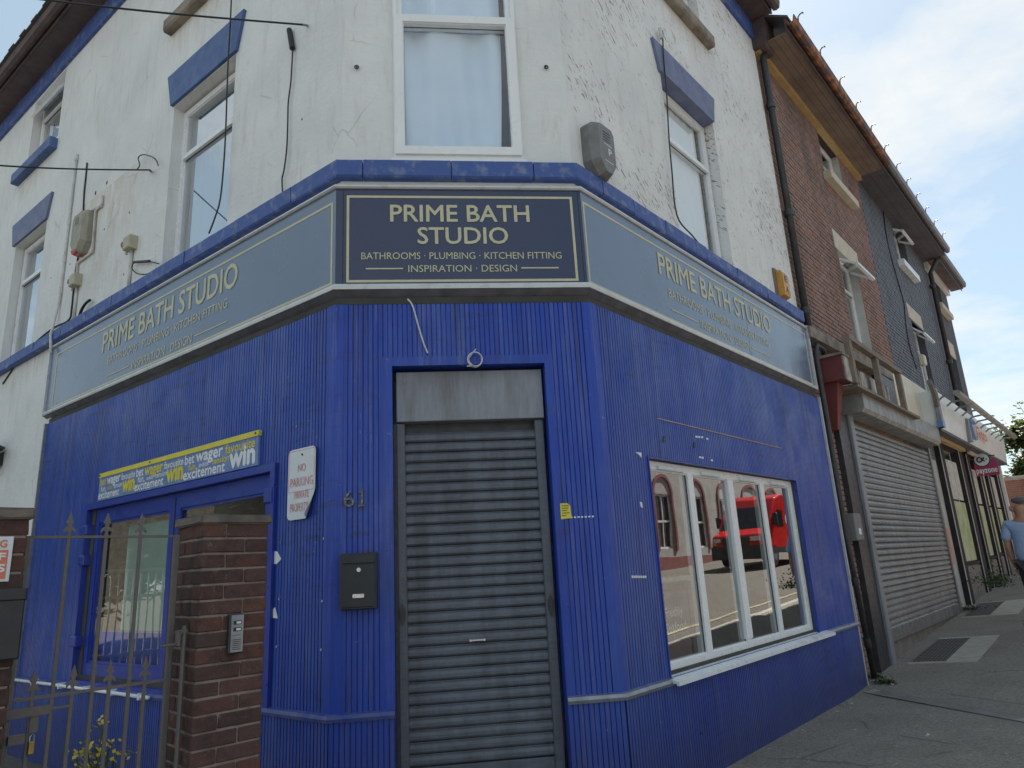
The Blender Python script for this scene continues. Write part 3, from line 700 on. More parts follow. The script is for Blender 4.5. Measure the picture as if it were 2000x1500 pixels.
for a, b in ((.452, .515), (1.512, 1.58)):
    mb = MB().bbox('C', a, b, -.20, -.115, -.3, 2.51, .006); mk('guide_rail', mb, MT['shutter_grey'], sh)
for uu in (.483, 1.548): mk('shutter_lock', MB().poly('C', [(uu-.018, 1.10), (uu, 1.05), (uu+.018, 1.10), (uu+.02, 1.16), (uu, 1.20), (uu-.02, 1.16)], -.115, -.095).disc('C', uu, -.095, -.090, 1.13, .010, 10), MT['black_paint'], sh)
hd = MB().box('C', .95, 1.06, -.14, -.128, .915, .925); hd.disc('C', .955, -.14, -.125, .92, .009, 8); hd.disc('C', 1.055, -.14, -.125, .92, .009, 8)
mk('shutter_label', hd, MT['chrome'], sh)
mk('door_step', MB().box('C', .43, 1.60, -.2, .10, -.5, -.03), MT['concrete'], shop)
# cornice blocks
CP = [(-.20, 4.545), (-.015, 4.545), (.0, 4.56), (.0, 4.695), (-.012, 4.705), (-.20, 4.72)]
def cornice(k, joints, m, first=None, last=None):
    for i in range(len(joints)-1):
        a, b = joints[i], joints[i+1]
        m0 = first if i == 0 else False; m1 = last if i == len(joints)-2 else False
        mk('cornice_stone', MB().ext(k, [(v+(random.uniform(-.006, .006) if v > -.1 else 0), z) for v, z in CP], a+(0 if m0 else .004), b-(0 if m1 else .004), m0, m1), MT[m], shop)
cornice('L', [0, .62, 1.5, 2.42, 3.25, 3.62, 4.08, 4.75, 5.5, 6.4, 7.3, 8.2, 9.1, 10.5], 'blue_stone', 'm')
cornice('C', [0, .21, .93, 1.62, 2], 'blue_stone', 'l', 'r')
cornice('R', [0, .38, .9, 1.5, 2.4, 3.2, 4.1, 4.9, 5.44], 'blue_stone', 'm')
mb = MB(); CU = [(-.20, 4.44), (-.13, 4.44), (-.13, 4.544), (-.20, 4.544)]
mb.ext('L', CU, 0, 5.7, 'm'); mb.ext('C', CU, 0, 2, 'l', 'r'); mb.ext('R', CU, 0, 5.44, 'm'); mk('cornice_bed', mb, MT['blue_frame'], shop)
# upper windows
def jamb_window(k, u0, u1, z0, z1, tr, cur=None, **kw): return window(shop, k, u0, u1, z0, z1, -.20, trans=tr, curtain=cur, fw=.065, **kw)
jamb_window('L', 1.80, 3.07, 4.62, 6.73, [6.12], (2.05, 3.05, 'curtain'))
jamb_window('L', 6.77, 7.96, 4.62, 6.64, [6.05], (7.1, 7.95, 'curtain'))
jamb_window('L', 6.77, 7.96, 8.05, 9.26, [8.93], None)
jamb_window('L', 1.80, 3.07, 8.05, 9.26, [8.93], None)
jamb_window('R', 1.99, 3.28, 4.62, 6.73, [6.08], (2.0, 3.15, 'blind'), gm='glass_clear')
jamb_window('R', 1.99, 3.34, 8.17, 9.28, [8.9], None)
# open top light of the small left window
s_ = MB(); P = []
s_.lv('L', [(6.80, -.19, 9.22), (7.93, -.19, 9.22), (7.93, -.02, 8.95), (6.80, -.02, 8.95), (6.80, -.22, 9.20), (7.93, -.22, 9.20), (7.93, -.05, 8.93), (6.80, -.05, 8.93)],
      [(0, 1, 2, 3), (4, 5, 6, 7), (0, 1, 5, 4), (2, 3, 7, 6), (0, 3, 7, 4), (1, 2, 6, 5)])
mk('top_light', s_, MT['upvc'], shop)
# corner bay window, nearly flush
fwn = MB(); outline(fwn, 'C', .462, 1.548, 4.74, 7.08, .035, -.16, -.045)
fwn.box('C', .44, 1.57, -.09, -.028, 4.71, 4.742); outline(fwn, 'C', .475, 1.535, 4.775, 6.17, .075, -.14, -.02); outline(fwn, 'C', .505, 1.505, 4.805, 6.14, .052, -.13, -.036)
outline(fwn, 'C', .497, 1.513, 6.17, 7.05, .045, -.16, -.07)
cw = mk('window', fwn, MT['upvc'], shop)
mk('pane', MB().quad('C', [(.55, -.09, 4.85), (1.46, -.09, 4.85), (1.46, -.09, 6.095), (.55, -.09, 6.095)]), MT['glass_clear'], cw)
mk('pane', MB().quad('C', [(.54, -.12, 6.21), (1.47, -.12, 6.21), (1.47, -.12, 7.01), (.54, -.12, 7.01)]), MT['glass_clear'], cw)
mk('gasket', outline(MB(), 'C', .553, 1.457, 4.853, 6.092, .006, -.09, -.082), MT['rubber'], cw)
cm = MB(); n = 60; P = []
for i in range(n+1):
    for j in range(13):
        f = i/n; zt = j/12; x = .50+f*(.93-.06*(1-zt)) + .02*math.sin(zt*3)*f; z = 4.80+zt*2.3
        fold = .02*math.sin(f*21+zt*2.4)+.014*math.sin(f*9-zt*3.5)+.03*math.exp(-((f-.35-.25*(1-zt))**2)/.01)*zt + .02*math.sin((f-.6+zt*.5)*14)
        P.append((x, -.170+fold*1.1, z))
cm.lv('C', P, [(i*13+j, (i+1)*13+j, (i+1)*13+j+1, i*13+j+1) for i in range(n) for j in range(12)])
mk('curtain', cm, MT['curtain'], cw, smooth=True)
mk('room_backdrop', MB().box('C', .2, 1.9, -.50, -.45, 4.6, 7.3), MT['pale_blue_lintel'], cw)
for k, a, b in (('L', .5, 9), ('R', .5, 5)): mk('room_backdrop', MB().box(k, a, b, -1.4, -1.3, 3.5, 9.5), MT['interior'], shop)
# lintels and sills
def lintel(k, a, b, z0, z1, sl_, m): mk('lintel', MB().poly(k, [(a+sl_, z0), (b-sl_, z0), (b, z1), (a, z1)], -.30, -.045), MT[m], shop)
lintel('L', 1.62, 3.22, 6.77, 7.21, .12, 'blue_lintel'); lintel('L', 6.60, 8.16, 6.68, 7.07, .12, 'pale_blue_lintel')
lintel('R', 1.82, 3.38, 6.74, 7.13, .10, 'pale_blue_lintel')
lintel('L', 1.62, 3.22, 9.262, 9.6, .1, 'blue_lintel')
mk('sill', MB().bbox('L', 6.72, 8.30, -.22, .03, 7.85, 8.018, .01), MT['blue_lintel'], shop)
mk('sill', MB().bbox('L', 1.72, 3.30, -.22, .03, 7.86, 8.018, .02), MT['dirty_stone'], shop)
mk('sill', MB().bbox('R', 1.88, 3.52, -.22, .03, 7.98, 8.137, .02), MT['dirty_stone'], shop)
# eaves: blue board, dark soffit, gutter, roof
for k, a, b, m0, m1 in (('L', 0, 10.5, 'm', False), ('C', 0, 2, 'l', 'r'), ('R', 0, 5.44, 'm', False)):
    mk('eaves_board', MB().ext(k, [(-.08, 9.30), (-.035, 9.30), (-.035, 9.62), (-.08, 9.62)], a, b, m0, m1), MT['blue_stone'], shop)
    mk('soffit', MB().ext(k, [(-.3, 9.62), (.24, 9.62), (.26, 9.60), (.28, 9.60), (.28, 9.74), (-.3, 9.74)], a, b, m0, m1), MT['brown_soffit'], shop)
    mk('gutter', MB().ext(k, [(.28, 9.70), (.30, 9.64), (.35, 9.62), (.40, 9.64), (.42, 9.74), (.40, 9.74), (.36, 9.66), (.31, 9.67), (.30, 9.74)], a, b, m0, m1), MT['brown_soffit'], shop)
    mk('roof_slope', MB().ext(k, [(.42, 9.76), (.42, 9.80), (-2.6, 11.4), (-2.6, 11.34)], a, b, m0, m1), MT['slate'], shop)
tb = MB()
for i in range(44): tb.box('L', .3+i*.23, .3+i*.23+.222, .36, .46+random.uniform(-.012, .012), 9.755+random.uniform(-.004, .008), 9.775)
mk('eaves_slate', tb, MT['slate'], shop)
# shop windows
fr = window(shop, 'R', .668, 4.04, .535, 2.225, -.055, mull=(1.49, 2.325, 3.14), fw=.075, gm='glass_shop', tw=.10, dep=.09)
mk('mullion_cover', MB().bbox('R', 2.265, 2.385, -.09, -.042, .64, 2.15, .008), MT['upvc'], fr)
for a, b in ((.88, 1.33), (1.68, 2.08), (2.54, 2.93), (3.36, 3.78)):
    mk('trickle_vent', MB().ext('R', [(-.055, 2.150), (-.03, 2.152), (-.022, 2.166), (-.03, 2.182), (-.055, 2.184)], a, b), MT['upvc'], fr)
mk('sill', MB().ext('R', [(-.10, .50), (.075, .492), (.078, .478), (.098, .478), (.098, .508), (-.03, .534), (-.10, .536)], .62, 4.30), MT['upvc'], shop)
mk('window_surround', outline(MB(), 'R', .655, 4.055, .515, 2.240, .013, -.08, .012), MT['blue_frame'], shop)
# blue framed window to the yard
sw = outline(MB(), 'L', .68, 4.14, .50, 2.30, .06, -.12, .028); mk('window_surround', sw, MT['blue_frame'], shop)
f2 = window(shop, 'L', .75, 4.06, .57, 2.235, -.04, mull=(2.33,), fw=.14, fm='blue_frame', gm='glass_yard', tw=.20, dep=.06)
mk('mullion_cover', MB().box('L', 2.322, 2.334, -.07, -.034, .6, 2.2), MT['rubber'], f2)
for zz_ in (2.03, 1.72, .92): mk('hinge', MB().bbox('L', 4.02, 4.15, -.03, .045, zz_-.05, zz_+.05, .01), MT['blue_frame'], f2)
for zz_ in (2.05,): mk('hinge', MB().bbox('L', .70, .80, -.03, .045, zz_-.06, zz_+.06, .01), MT['blue_frame'], f2)
mk('window_board', MB().box('L', 2.40, 3.40, -.125, -.115, 1.02, 2.02), MT['window_board'], f2)
mk('window_board', MB().box('L', 2.4, 3.9, -.16, -.15, .5, 1.0), MT['blue_frame'], f2)
mk('water_pipe', MB().tube([P3('L', 5.58, .07, .50), P3('L', 4.4, .075, .505), P3('L', 2.35, .07, .50)], .016, 8), MT['upvc'], shop, smooth=True)
pc = MB()
for u in (4.9, 4.2, 3.6, 3.05, 2.5): pc.box('L', u-.012, u+.012, .02, .092, .475, .53)
mk('pipe_clip', pc, MT['upvc'], shop)
# interior of the shop seen through the glass
mk('interior_wall', MB().box('R', .2, 5.3, -3.3, -3.2, -.3, 3.4), MT['interior'], shop)
mk('interior_wall', MB().box('L', .2, 5.5, -2.3, -2.2, -.3, 3.4), MT['interior'], shop)
mk('interior_floor', MB().box('R', .15, 5.3, -3.2, -.2, .0, .05), MT['room_floor'], shop)
mk('interior_ceiling', MB().box('R', .15, 5.3, -3.2, -.2, 2.9, 2.95), MT['interior'], shop)
# party wall ends and rear to close the building
bk = MB(); bk.box('R', 5.30, 5.44, -6, -.21, -.5, 9.6); bk.box('L', 10.35, 10.5, -6, -.34, -.5, 9.6); mk('party_wall', bk, MT['mortar'], shop)
# paper scraps, old sign marks on the cladding
def scrap(k, pts, v=.006, m='print_white', nm='sticker_remnant'):
    P = [U(k, x, y, v) for x, y in pts]; return mk(nm, MB().poly(k, P, v-.004, v), MT[m], shop)
scrap('L', [(531, 1076), (541, 1077), (549, 1092), (540, 1102), (531, 1100)]); scrap('L', [(533, 1190), (537, 1186), (542, 1208), (533, 1207)])
for i in range(7): scrap('R', [(1234+i*4.2, 1124+i*.2), (1237+i*4.2, 1124), (1237.5+i*4.2, 1129), (1234.5+i*4.2, 1129)], .004)
scrap('R', [(1250, 980), (1254, 981), (1256, 992), (1252, 990)], .004); scrap('R', [(1241, 883), (1253, 884), (1253, 894), (1248, 888)], .004)
for x, y in ((1359, 853), (1364, 853.5), (1370, 854), (1380, 857), (1366, 893), (1371, 894), (1389, 899)): scrap('R', [(x, y-2), (x+3.5, y-1.5), (x+3.5, y+2), (x, y+1.5)], .004)
for i in range(7): scrap('C', [(1114+i*7, 1009-i*.3), (1118+i*7, 1009-i*.3), (1118+i*7, 1012-i*.3), (1114+i*7, 1012-i*.3)], .004, 'print_white')
mk('sealant_line', MB().box('R', .90, 3.76, .0, .006, 2.585, 2.592), MT['yellow_wood'], shop)
for x, y in ((1298, 858), (1358, 869)):
    scrap('R', [(x-2, y-6), (x+2, y-6), (x-1, y), (x+2, y+5), (x-2, y+6), (x-3, y+2)], .006, 'black_print', 'sign_fixing')
for x, y in ((549, 1059), (633, 1052), (546, 1170), (630, 1174), (541, 1263), (628, 1269)):
    u, z = U('L', x, y); mk('screw', MB().disc('L', u, 0, .006, z, .009, 8), MT['chrome'], shop)

# ------------------------------------------------------------------ three fascia signs
def rule(mb, k, a, b, z, v, t=.011): mb.box(k, min(a, b), max(a, b), v-.002, v, z-t/2, z+t/2)
def sign(k, u0, u1, label, m0, m1, lines, rules, bord, flip):
    c = P3(k, (u0+u1)/2, -.1, 3.5); root = thing('fascia_sign', c, label, 'shop sign', 'shop fascia signs')
    cut = lambda pr: MB().ext(k, pr, u0, u1, m0, m1)
    mk('sign_panel', cut([(-.10, 3.60), (.0, 3.60), (.0, 4.43), (-.10, 4.43)]), MT['sign_panel' if k == 'C' else 'sign_panel_sheen'], root)
    mk('top_trim', cut([(-.12, 4.432), (.014, 4.428), (.026, 4.440), (.026, 4.452), (.012, 4.466), (-.12, 4.478)]), MT['alu'], root)
    mk('bottom_trim', cut([(-.10, 3.552), (.022, 3.552), (.026, 3.572), (.014, 3.598), (-.10, 3.598)]), MT['alu'], root)
    mk('sign_underside', cut([(-.16, 3.43), (.0, 3.432), (-.11, 3.47), (.012, 3.550), (-.16, 3.550)]), MT['grey_soffit'], root)
    bu0, bu1, bz0, bz1 = bord; mk('border_line', outline(MB(), k, bu0, bu1, bz0, bz1, .020, .0, .003), MT['gold'], root)
    for s, a, b, z0, z1, bold, cap in lines: letters(s, k, a, b, z0, z1, .004, bold, 'gold', root, cap)
    for a, b, z in rules:
        mb = MB(); rule(mb, k, a, b, z, .004); mk('rule_line', mb, MT['gold'], root)
    return root
B = 'BATHROOMS · PLUMBING · KITCHEN FITTING'; I = 'INSPIRATION · DESIGN'
s1_ = sign('C', 0, 2, 'dark blue fascia sign over the shutter door with its name on two lines', 'l', 'r',
     [('PRIME BATH', .43, 1.555, 4.14, 4.285, .022, 'H'), ('STUDIO', .645, 1.37, 3.945, 4.085, .022, 'H'), (B, .20, 1.80, 3.81, 3.868, .0, 'H'), (I, .565, 1.43, 3.70, 3.757, .0, 'H')],
     [(.235, .525, 3.730), (1.465, 1.77, 3.730)], (.085, 1.925, 3.615, 4.37), 1)
s2_ = sign('L', 0, 5.72, 'long grey blue fascia sign above the yard window, left of the corner door', 'm', False,
     [('PRIME BATH STUDIO', 4.17, 1.40, 4.02, 4.255, .022, 'H'), (B, 4.00, 1.545, 3.845, 3.935, .0, 'H'), (I, 3.39, 2.155, 3.655, 3.745, .0, 'H')],
     [(3.99, 3.44, 3.705), (2.10, 1.54, 3.705)], (.035, 5.50, 3.61, 4.325), -1)
s3_ = sign('R', 0, 5.41, 'long grey blue fascia sign above the white framed street window, right of the corner door', 'm', False,
     [('PRIME BATH STUDIO', 1.24, 4.0, 4.045, 4.265, .022, 'H'), (B, 1.38, 3.87, 3.84, 3.935, .0, 'H'), (I, 2.0, 3.25, 3.675, 3.76, .0, 'H')],
     [(1.40, 1.94, 3.72), (3.28, 3.83, 3.72)], (.02, 5.30, 3.60, 4.34), 1)
mk('end_trim', MB().box('L', 5.70, 5.735, -.12, .024, 3.55, 4.48), MT['alu'], s2_)
mk('end_trim', MB().box('R', 5.395, 5.43, -.12, .024, 3.55, 4.48), MT['alu'], s3_)
mk('panel_joint', MB().box('C', .055, .061, -.01, .001, 3.6, 4.43), MT['rubber'], s1_)
mk('panel_joint', MB().box('C', 1.972, 1.978, -.01, .001, 3.6, 4.43), MT['rubber'], s1_)
mk('panel_joint', MB().box('R', 3.25, 3.254, -.01, .001, 3.6, 4.43), MT['rubber'], s3_)

# ------------------------------------------------------------------ things fixed to the shop
# betting strip
bu0, bu1, bz0, bz1 = .93, 3.86, 2.31, 2.595
bn = thing('betting_banner', P3('L', 2.4, .02, 2.31), 'blue strip banner with a yellow top edge and words about bets above the yard window', 'banner')
mk('banner_panel', MB().bbox('L', bu0, bu1, .0, .022, bz0, bz1, .003), MT['banner_blue'], bn)
mk('yellow_edge', MB().box('L', bu0-.01, bu1, .0, .030, bz1-.042, bz1+.004), MT['yellow'], bn)
ww, wy = MB(), MB(); V = .0235; Hh = bz1-.045-bz0
def wt(mb, s, fa, fb, ha, hb, bold=.01): # fractions of the banner from its left end
    wd = MB(); text(wd, s, 'L', bu1-(bu1-bu0)*fa, bu1-(bu1-bu0)*fb, bz0+Hh*ha, bz0+Hh*hb, V, bold*2.2+.015, capref='t')
    mk('printed_word', wd, MT['print_white' if mb is ww else 'yellow'], bn, fix=False)
wt(wy, 'bet', .01, .055, .66, .92); wt(ww, 'wager', .065, .165, .66, .96, .02); wt(ww, 'favourite', .175, .275, .68, .90); wt(ww, 'bet', .285, .335, .66, .94)
wt(wy, 'wager', .345, .465, .62, .96, .02); wt(ww, 'favourite', .475, .595, .68, .90); wt(ww, 'bet', .605, .66, .64, .93); wt(ww, 'wager', .67, .82, .64, .98, .02); wt(wy, 'favourite', .835, .985, .66, .92)
wt(ww, 'fun.', .02, .06, .40, .58); wt(wy, 'odds', .07, .11, .42, .54); wt(ww, 'tension', .12, .185, .42, .58); wt(wy, 'win', .19, .275, .16, .66, .03)
wt(ww, 'fun.', .30, .345, .40, .60); wt(ww, 'odds', .36, .405, .42, .54); wt(ww, 'tension', .42, .495, .42, .58); wt(wy, 'win', .495, .595, .14, .68, .03)
wt(wy, 'fun.', .63, .675, .38, .58); wt(ww, 'odds', .69, .745, .42, .55); wt(wy, 'tension', .765, .855, .40, .58); wt(ww, 'win', .86, .985, .12, .68, .03)
wt(ww, 'excitement', .005, .165, .08, .34, .014); wt(ww, 'excitement', .28, .475, .08, .36, .014); wt(ww, 'excitement', .60, .835, .06, .36, .014)
sc_ = MB()
for u in (bu0+.03, (bu0+bu1)/2+.35, bu1-.02): sc_.disc('L', u, .03, .034, bz1-.018, .010, 8)
mk('screw', sc_, MT['black_print'], bn)
# no parking plate, lower right corner bent off the wall
npk = thing('no_parking_sign', P3('L', .34, .01, 1.83), 'white no parking plate with faded red lettering and a bent lower corner', 'sign')
mb = MB(); nu, nz2 = 14, 22; P = []
def plate(fu, fz):
    u = .175+fu*.335; z = 1.835+fz*.53; b = max(0, (1-fz)-fu*1.25-.60)
    return (u+b*.16, .022+b*b*.35, z+b*.05)
def inside(fu, fz):
    r = .10; x = min(fu, 1-fu)*.335; y = min(fz, 1-fz)*.53
    return not (x < .045 and y < .045 and (.045-x)**2+(.045-y)**2 > .045**2)
G = [(fu, fz) for fz in np.linspace(0, 1, 25) for fu in np.linspace(0, 1, 17)]
P = []
for fu, fz in G:
    x = min(fu, 1-fu)*.335; y = min(fz, 1-fz)*.53
    if x < .04 and y < .04:
        d_ = math.hypot(.04-x, .04-y)
        if d_ > .04:
            k_ = .04/d_; x2 = .04-(.04-x)*k_; y2 = .04-(.04-y)*k_
            fu = x2/.335 if fu < .5 else 1-x2/.335; fz = y2/.53 if fz < .5 else 1-y2/.53
    P.append(plate(fu, fz))
Q = P + [(u, v-.003, z) for u, v, z in P]; Fs = [(j*17+i, j*17+i+1, (j+1)*17+i+1, (j+1)*17+i) for j in range(24) for i in range(16)]
mb.lv('L', Q, Fs + [tuple(408+17+x for x in f) for f in Fs]); mk('sign_plate', mb, MT['sign_white'], npk, smooth=True, fix=False)
for w_, a, b, z0_, z1_ in (('NO', .385, .29, 2.19, 2.245), ('PARKING', .475, .20, 2.08, 2.145), ('PRIVATE', .42, .245, 1.99, 2.045), ('PROPERTY', .47, .25, 1.895, 1.955)):
    letters(w_, 'L', a, b, z0_, z1_, .0245, .012, 'faded_red', npk, 'H')
bl = MB(); outline(bl, 'L', .187, .50, 2.04, 2.353, .004, .0222, .0238); mk('red_border', bl, MT['faded_red'], npk)
mk('screw', MB().disc('L', .335, .022, .028, 2.315, .008, 8), MT['black_print'], npk)
# house number
hn = thing('house_number', P3('C', .155, .01, 1.88), 'weathered metal house number 61 beside the shutter door', 'house number')
V_, Fs = text_mesh('6', 0); xs = [p[0] for p in V_]; ys = [p[1] for p in V_]
Pp = [(.080+.075*(p[0]-min(xs))/(max(xs)-min(xs)), .004, 1.885+.118*(p[1]-min(ys))/(max(ys)-min(ys))) for p in V_]
m_ = MB(); nV = len(Pp); m_.lv('C', Pp+[(u, .018, z) for u, v, z in Pp], [tuple(f) for f in Fs]+[tuple(i+nV for i in f) for f in Fs])
ed = {}
for f in Fs:
    for i in range(len(f)): e = tuple(sorted((f[i], f[(i+1) % len(f)]))); ed[e] = ed.get(e, 0)+1
m_.f += [(a_, b_, b_+nV, a_+nV) for (a_, b_), c_ in ed.items() if c_ == 1]; m_.r = [0.0]*len(m_.f)
mk('digit', m_, MT['old_metal'], hn)
mk('digit', MB().poly('C', [(.181, 1.885), (.233, 1.885), (.233, 1.895), (.216, 1.898), (.216, 2.003), (.208, 2.003), (.184, 1.985), (.186, 1.977), (.201, 1.983), (.201, 1.898), (.181, 1.895)], .004, .018), MT['old_metal'], hn)
# letterbox
lb = thing('letterbox', P3('C', .195, .05, 1.17), 'black wall letterbox with a round lock left of the shutter door', 'letterbox')
mk('box_body', MB().bbox('C', .07, .318, .004, .085, 1.185, 1.56, .006), MT['letterbox_black'], lb)
mk('box_lid', MB().bbox('C', .082, .306, .085, .093, 1.49, 1.548, .004), MT['letterbox_black'], lb)
mk('box_door', MB().bbox('C', .082, .306, .085, .092, 1.20, 1.484, .004), MT['letterbox_black'], lb)
mk('lock', MB().disc('C', .196, .092, .099, 1.447, .0145, 16).disc('C', .196, .099, .101, 1.447, .007, 10), MT['chrome'], lb)
mk('name_plate', MB().box('C', .155, .232, .092, .096, 1.262, 1.287), MT['chrome'], lb)
# yellow sticker
st = thing('yellow_sticker', P3('C', 1.69, .01, 1.73), 'small yellow notice stuck on the blue panel right of the shutter', 'sticker')
mk('sticker_sheet', MB().poly('C', [(1.645, 1.73), (1.725, 1.735), (1.72, 1.825), (1.70, 1.845), (1.645, 1.845)], .001, .008), MT['yellow'], st)
tt = MB()
for i in range(5): tt.box('C', 1.655, 1.655+[.055, .05, .04, .055, .03][i], .008, .0095, 1.825-i*.018, 1.830-i*.018)
mk('print_line', tt, MT['black_print'], st)
# white cables on the corner
cable('white_cable', 'C', [(796, 584), (806, 598), (818, 640), (829, 675), (836, 690)], .015, .007, 'cable_white', label='short white cable hanging below the corner sign', cat='cable')
ck = []
for i in range(54):
    a = i/54*2*PI*2.35+2.6; r = .052+.004*math.sin(i*.4); ck.append(P3('C', 1.065+r*math.cos(a)-i*.0002, .03+.0009*i, 2.955+r*math.sin(a)*1.08))
ck = [P3('C', 1.07, .01, 3.05)]+ck+[P3('C', .995, .06, 2.90)]
mk('cable_coil', MB().tube(ck, .0055, 6), MT['cable_white'], label='small coil of white cable above the shutter housing', cat='cable coil', smooth=True)
# alarm boxes
def alarm(k, u0, u1, z0, z1, m, label, red, marks=False, dep=.13):
    root = thing('alarm_box', P3(k, (u0+u1)/2, WV, z0), label, 'alarm box'); um = (u0+u1)/2; zb = z0; w_ = u1-u0
    c = .05; zt = z1; zh = z0+(z1-z0)*.22
    O = [(u0, zh), (u0, zt-.05), (u0+c, zt), (u1-c, zt), (u1, zt-.05), (u1, zh), (u1-w_*.3, z0), (u0+w_*.3, z0)]
    n_ = len(O); vb, vm, vf = WV, WV+dep*.55, WV+dep
    sh_ = lambda p, s: (um+(p[0]-um)*s, (zb+zt)/2+(p[1]-(zb+zt)/2)*(1-(1-s)*.4))
    P = [(p[0], vb, p[1]) for p in O]+[(p[0], vm, p[1]) for p in O]+[(sh_(p, .72)[0], vf, sh_(p, .72)[1]) for p in O]
    Fs = [tuple(range(n_)), tuple(range(3*n_-1, 2*n_-1, -1))]+[(a*n_+i, a*n_+(i+1) % n_, (a+1)*n_+(i+1) % n_, (a+1)*n_+i) for a in (0, 1) for i in range(n_)]
    mk('alarm_cover', MB().lv(k, P, Fs), MT[m], root)
    g_ = MB()
    for i in range(4): g_.box(k, um-.055, um+.055, vf, vf+.002, zt-.10-i*.028, zt-.092-i*.028)
    mk('sounder_slot', g_, MT['black_print'], root)
    if red: mk('strobe_lens', MB().ext(k, [(WV+.03, z0-.004), (WV+dep*.9, z0+.012), (WV+dep+.004, z0+.05), (WV+.03, z0+.04)], um-.02, um+.10), MT['alarm_red'], root)
    if marks:
        t2 = MB(); text(t2, 'P', k, um+.01, um+.06, z0+.2, z0+.27, vf+.002, .02); t2.box(k, um-.05, um+.07, vf, vf+.002, z0+.30, z0+.306); t2.box(k, um-.05, um+.07, vf, vf+.002, z0+.13, z0+.136)
        mk('faded_print', t2, MT['print_white'], root, fix=False)
    return root
alarm('L', 5.02, 5.42, 5.60, 6.18, 'alarm_beige', 'beige alarm box with a red strobe lens on the left white wall', True)
alarm('R', .21, .55, 4.70, 5.22, 'alarm_grey', 'grey weathered alarm box on the white wall above the right sign', False, True, .16)
ya = thing('amber_alarm_box', P3('R', 4.78, WV, 4.72), 'amber alarm box low on the white wall next to the black downpipe', 'alarm box')
mk('mount_board', MB().box('R', 4.63, 4.95, WV, WV+.03, 4.72, 5.15), MT['soffit_wood'], ya)
mk('alarm_cover', MB().ext('R', [(WV+.03, 4.74), (WV+.10, 4.76), (WV+.115, 4.80), (WV+.115, 5.06), (WV+.09, 5.11), (WV+.03, 5.12)], 4.68, 4.90), MT['amber'], ya)
letters('E', 'R', 4.73, 4.83, 4.95, 5.04, WV+.117, .03, 'black_print', ya); letters('A', 'R', 4.73, 4.84, 4.80, 4.89, WV+.117, .03, 'black_print', ya)
def sounder(x, y, label):
    u, z = U('L', x, y, WV); root = thing('wall_sounder', P3('L', u, WV, z-.1), label, 'sounder', 'small cream sounders on the left wall')
    mk('sounder_box', MB().bbox('L', u-.09, u+.07, WV, WV+.10, z-.09, z+.07, .012), MT['sounder_cream'], root)
    o, d, n_ = F['L']; c_ = P3('L', u+.07, WV+.05, z+.0)
    mk('sounder_horn', MB().tube([c_, c_+d*.03, c_+d*.05], [.05, .055, .05], 14), MT['faded_pink'], root)
    mk('sounder_neck', MB().tube([P3('L', u+.06, WV+.05, z-.09), P3('L', u+.06, WV+.05, z-.13)], .012, 6), MT['sounder_cream'], root)
    mk('conduit', MB().tube([P3('L', u, WV+.02, z-.08), P3('L', u, WV+.02, max(z-.7, 4.72))], .019, 8), MT['conduit'], root, smooth=True)
sounder(262, 477, 'cream sounder with a pink horn between the beige alarm box and the tall window')
sounder(155, 549, 'cream sounder with a pink horn directly below the beige alarm box')
# conduits and cables on the left wall
cd1 = thing('conduit_run', OP('L', 120, 600, WV), 'long white conduit running down beside the beige alarm box', 'conduit')
a, b = U('L', 151, 310, WV), U('L', 124, 565, WV); ua = (a[0]+b[0])/2
mk('conduit_tube', MB().tube([P3('L', ua, WV+.02, a[1]), P3('L', ua, WV+.02, b[1]), P3('L', ua, WV+.02, 5.15), P3('L', ua+.02, WV+.04, 4.95), OP('L', 99, 655, .02), OP('L', 99, 690, .05)], .017, 8), MT['conduit'], cd1, smooth=True)
for z_ in (a[1], 6.3, 5.75, 5.3): mk('conduit_coupling', MB().tube([P3('L', ua, WV+.02, z_-.05), P3('L', ua, WV+.02, z_+.05)], .024, 8), MT['conduit'], cd1)
cd2 = thing('conduit_run', OP('L', 185, 440, WV), 'white conduit bending around the beige alarm box', 'conduit')
Q = [OP('L', 200, 382, WV+.02), OP('L', 199, 400, WV+.02), OP('L', 187, 412, WV+.02), OP('L', 181, 492, WV+.02), OP('L', 152, 513, WV+.02), OP('L', 150, 540, WV+.02)]
mk('conduit_tube', MB().tube(Q, .018, 8), MT['conduit'], cd2, smooth=True)
mk('conduit_coupling', MB().tube([OP('L', 178, 411, WV+.02), OP('L', 199, 401, WV+.02)], .024, 8), MT['conduit'], cd2)
cable('black_cable', 'L', [(170, 318), (168, 340), (164, 380), (162, 425), (158, 480), (152, 505), (146, 540), (140, 600), (134, 625), (105, 640), (70, 668), (40, 700), (5, 750)], WV+.012, .010, 'cable_black', label='black cable running down the left wall behind the beige alarm box', cat='cable')
cable('overhead_cable_drop', 'L', [(572, 95), (571, 110), (568, 160), (563, 200), (562, 240), (560, 290), (555, 330), (551, 350), (552, 378)], -.05, .007, 'cable_black', label='black cable dropping from the grey splice to the blue cornice', cat='cable')
cable('hanging_cable', 'L', [(452, -6), (450, 40), (446, 110), (444, 160), (441, 250), (437, 320), (430, 390), (418, 430), (408, 456)], -.01, .008, 'cable_black', label='loose black cable hanging in front of the tall left window', cat='cable')
cable('looped_cable', 'L', [(310, 515), (292, 511), (278, 512), (262, 513), (258, 524), (266, 533), (280, 536), (302, 532)], -.04, .007, 'cable_black', label='looped black cable just above the left end of the cornice', cat='cable')
mk('cable_splice', MB().tube([OP('L', 262, 512, -.04), OP('L', 292, 510, -.04)], .016, 8), MT['cable_black'], label='fat black splice on the looped cable near the cornice', cat='cable splice')
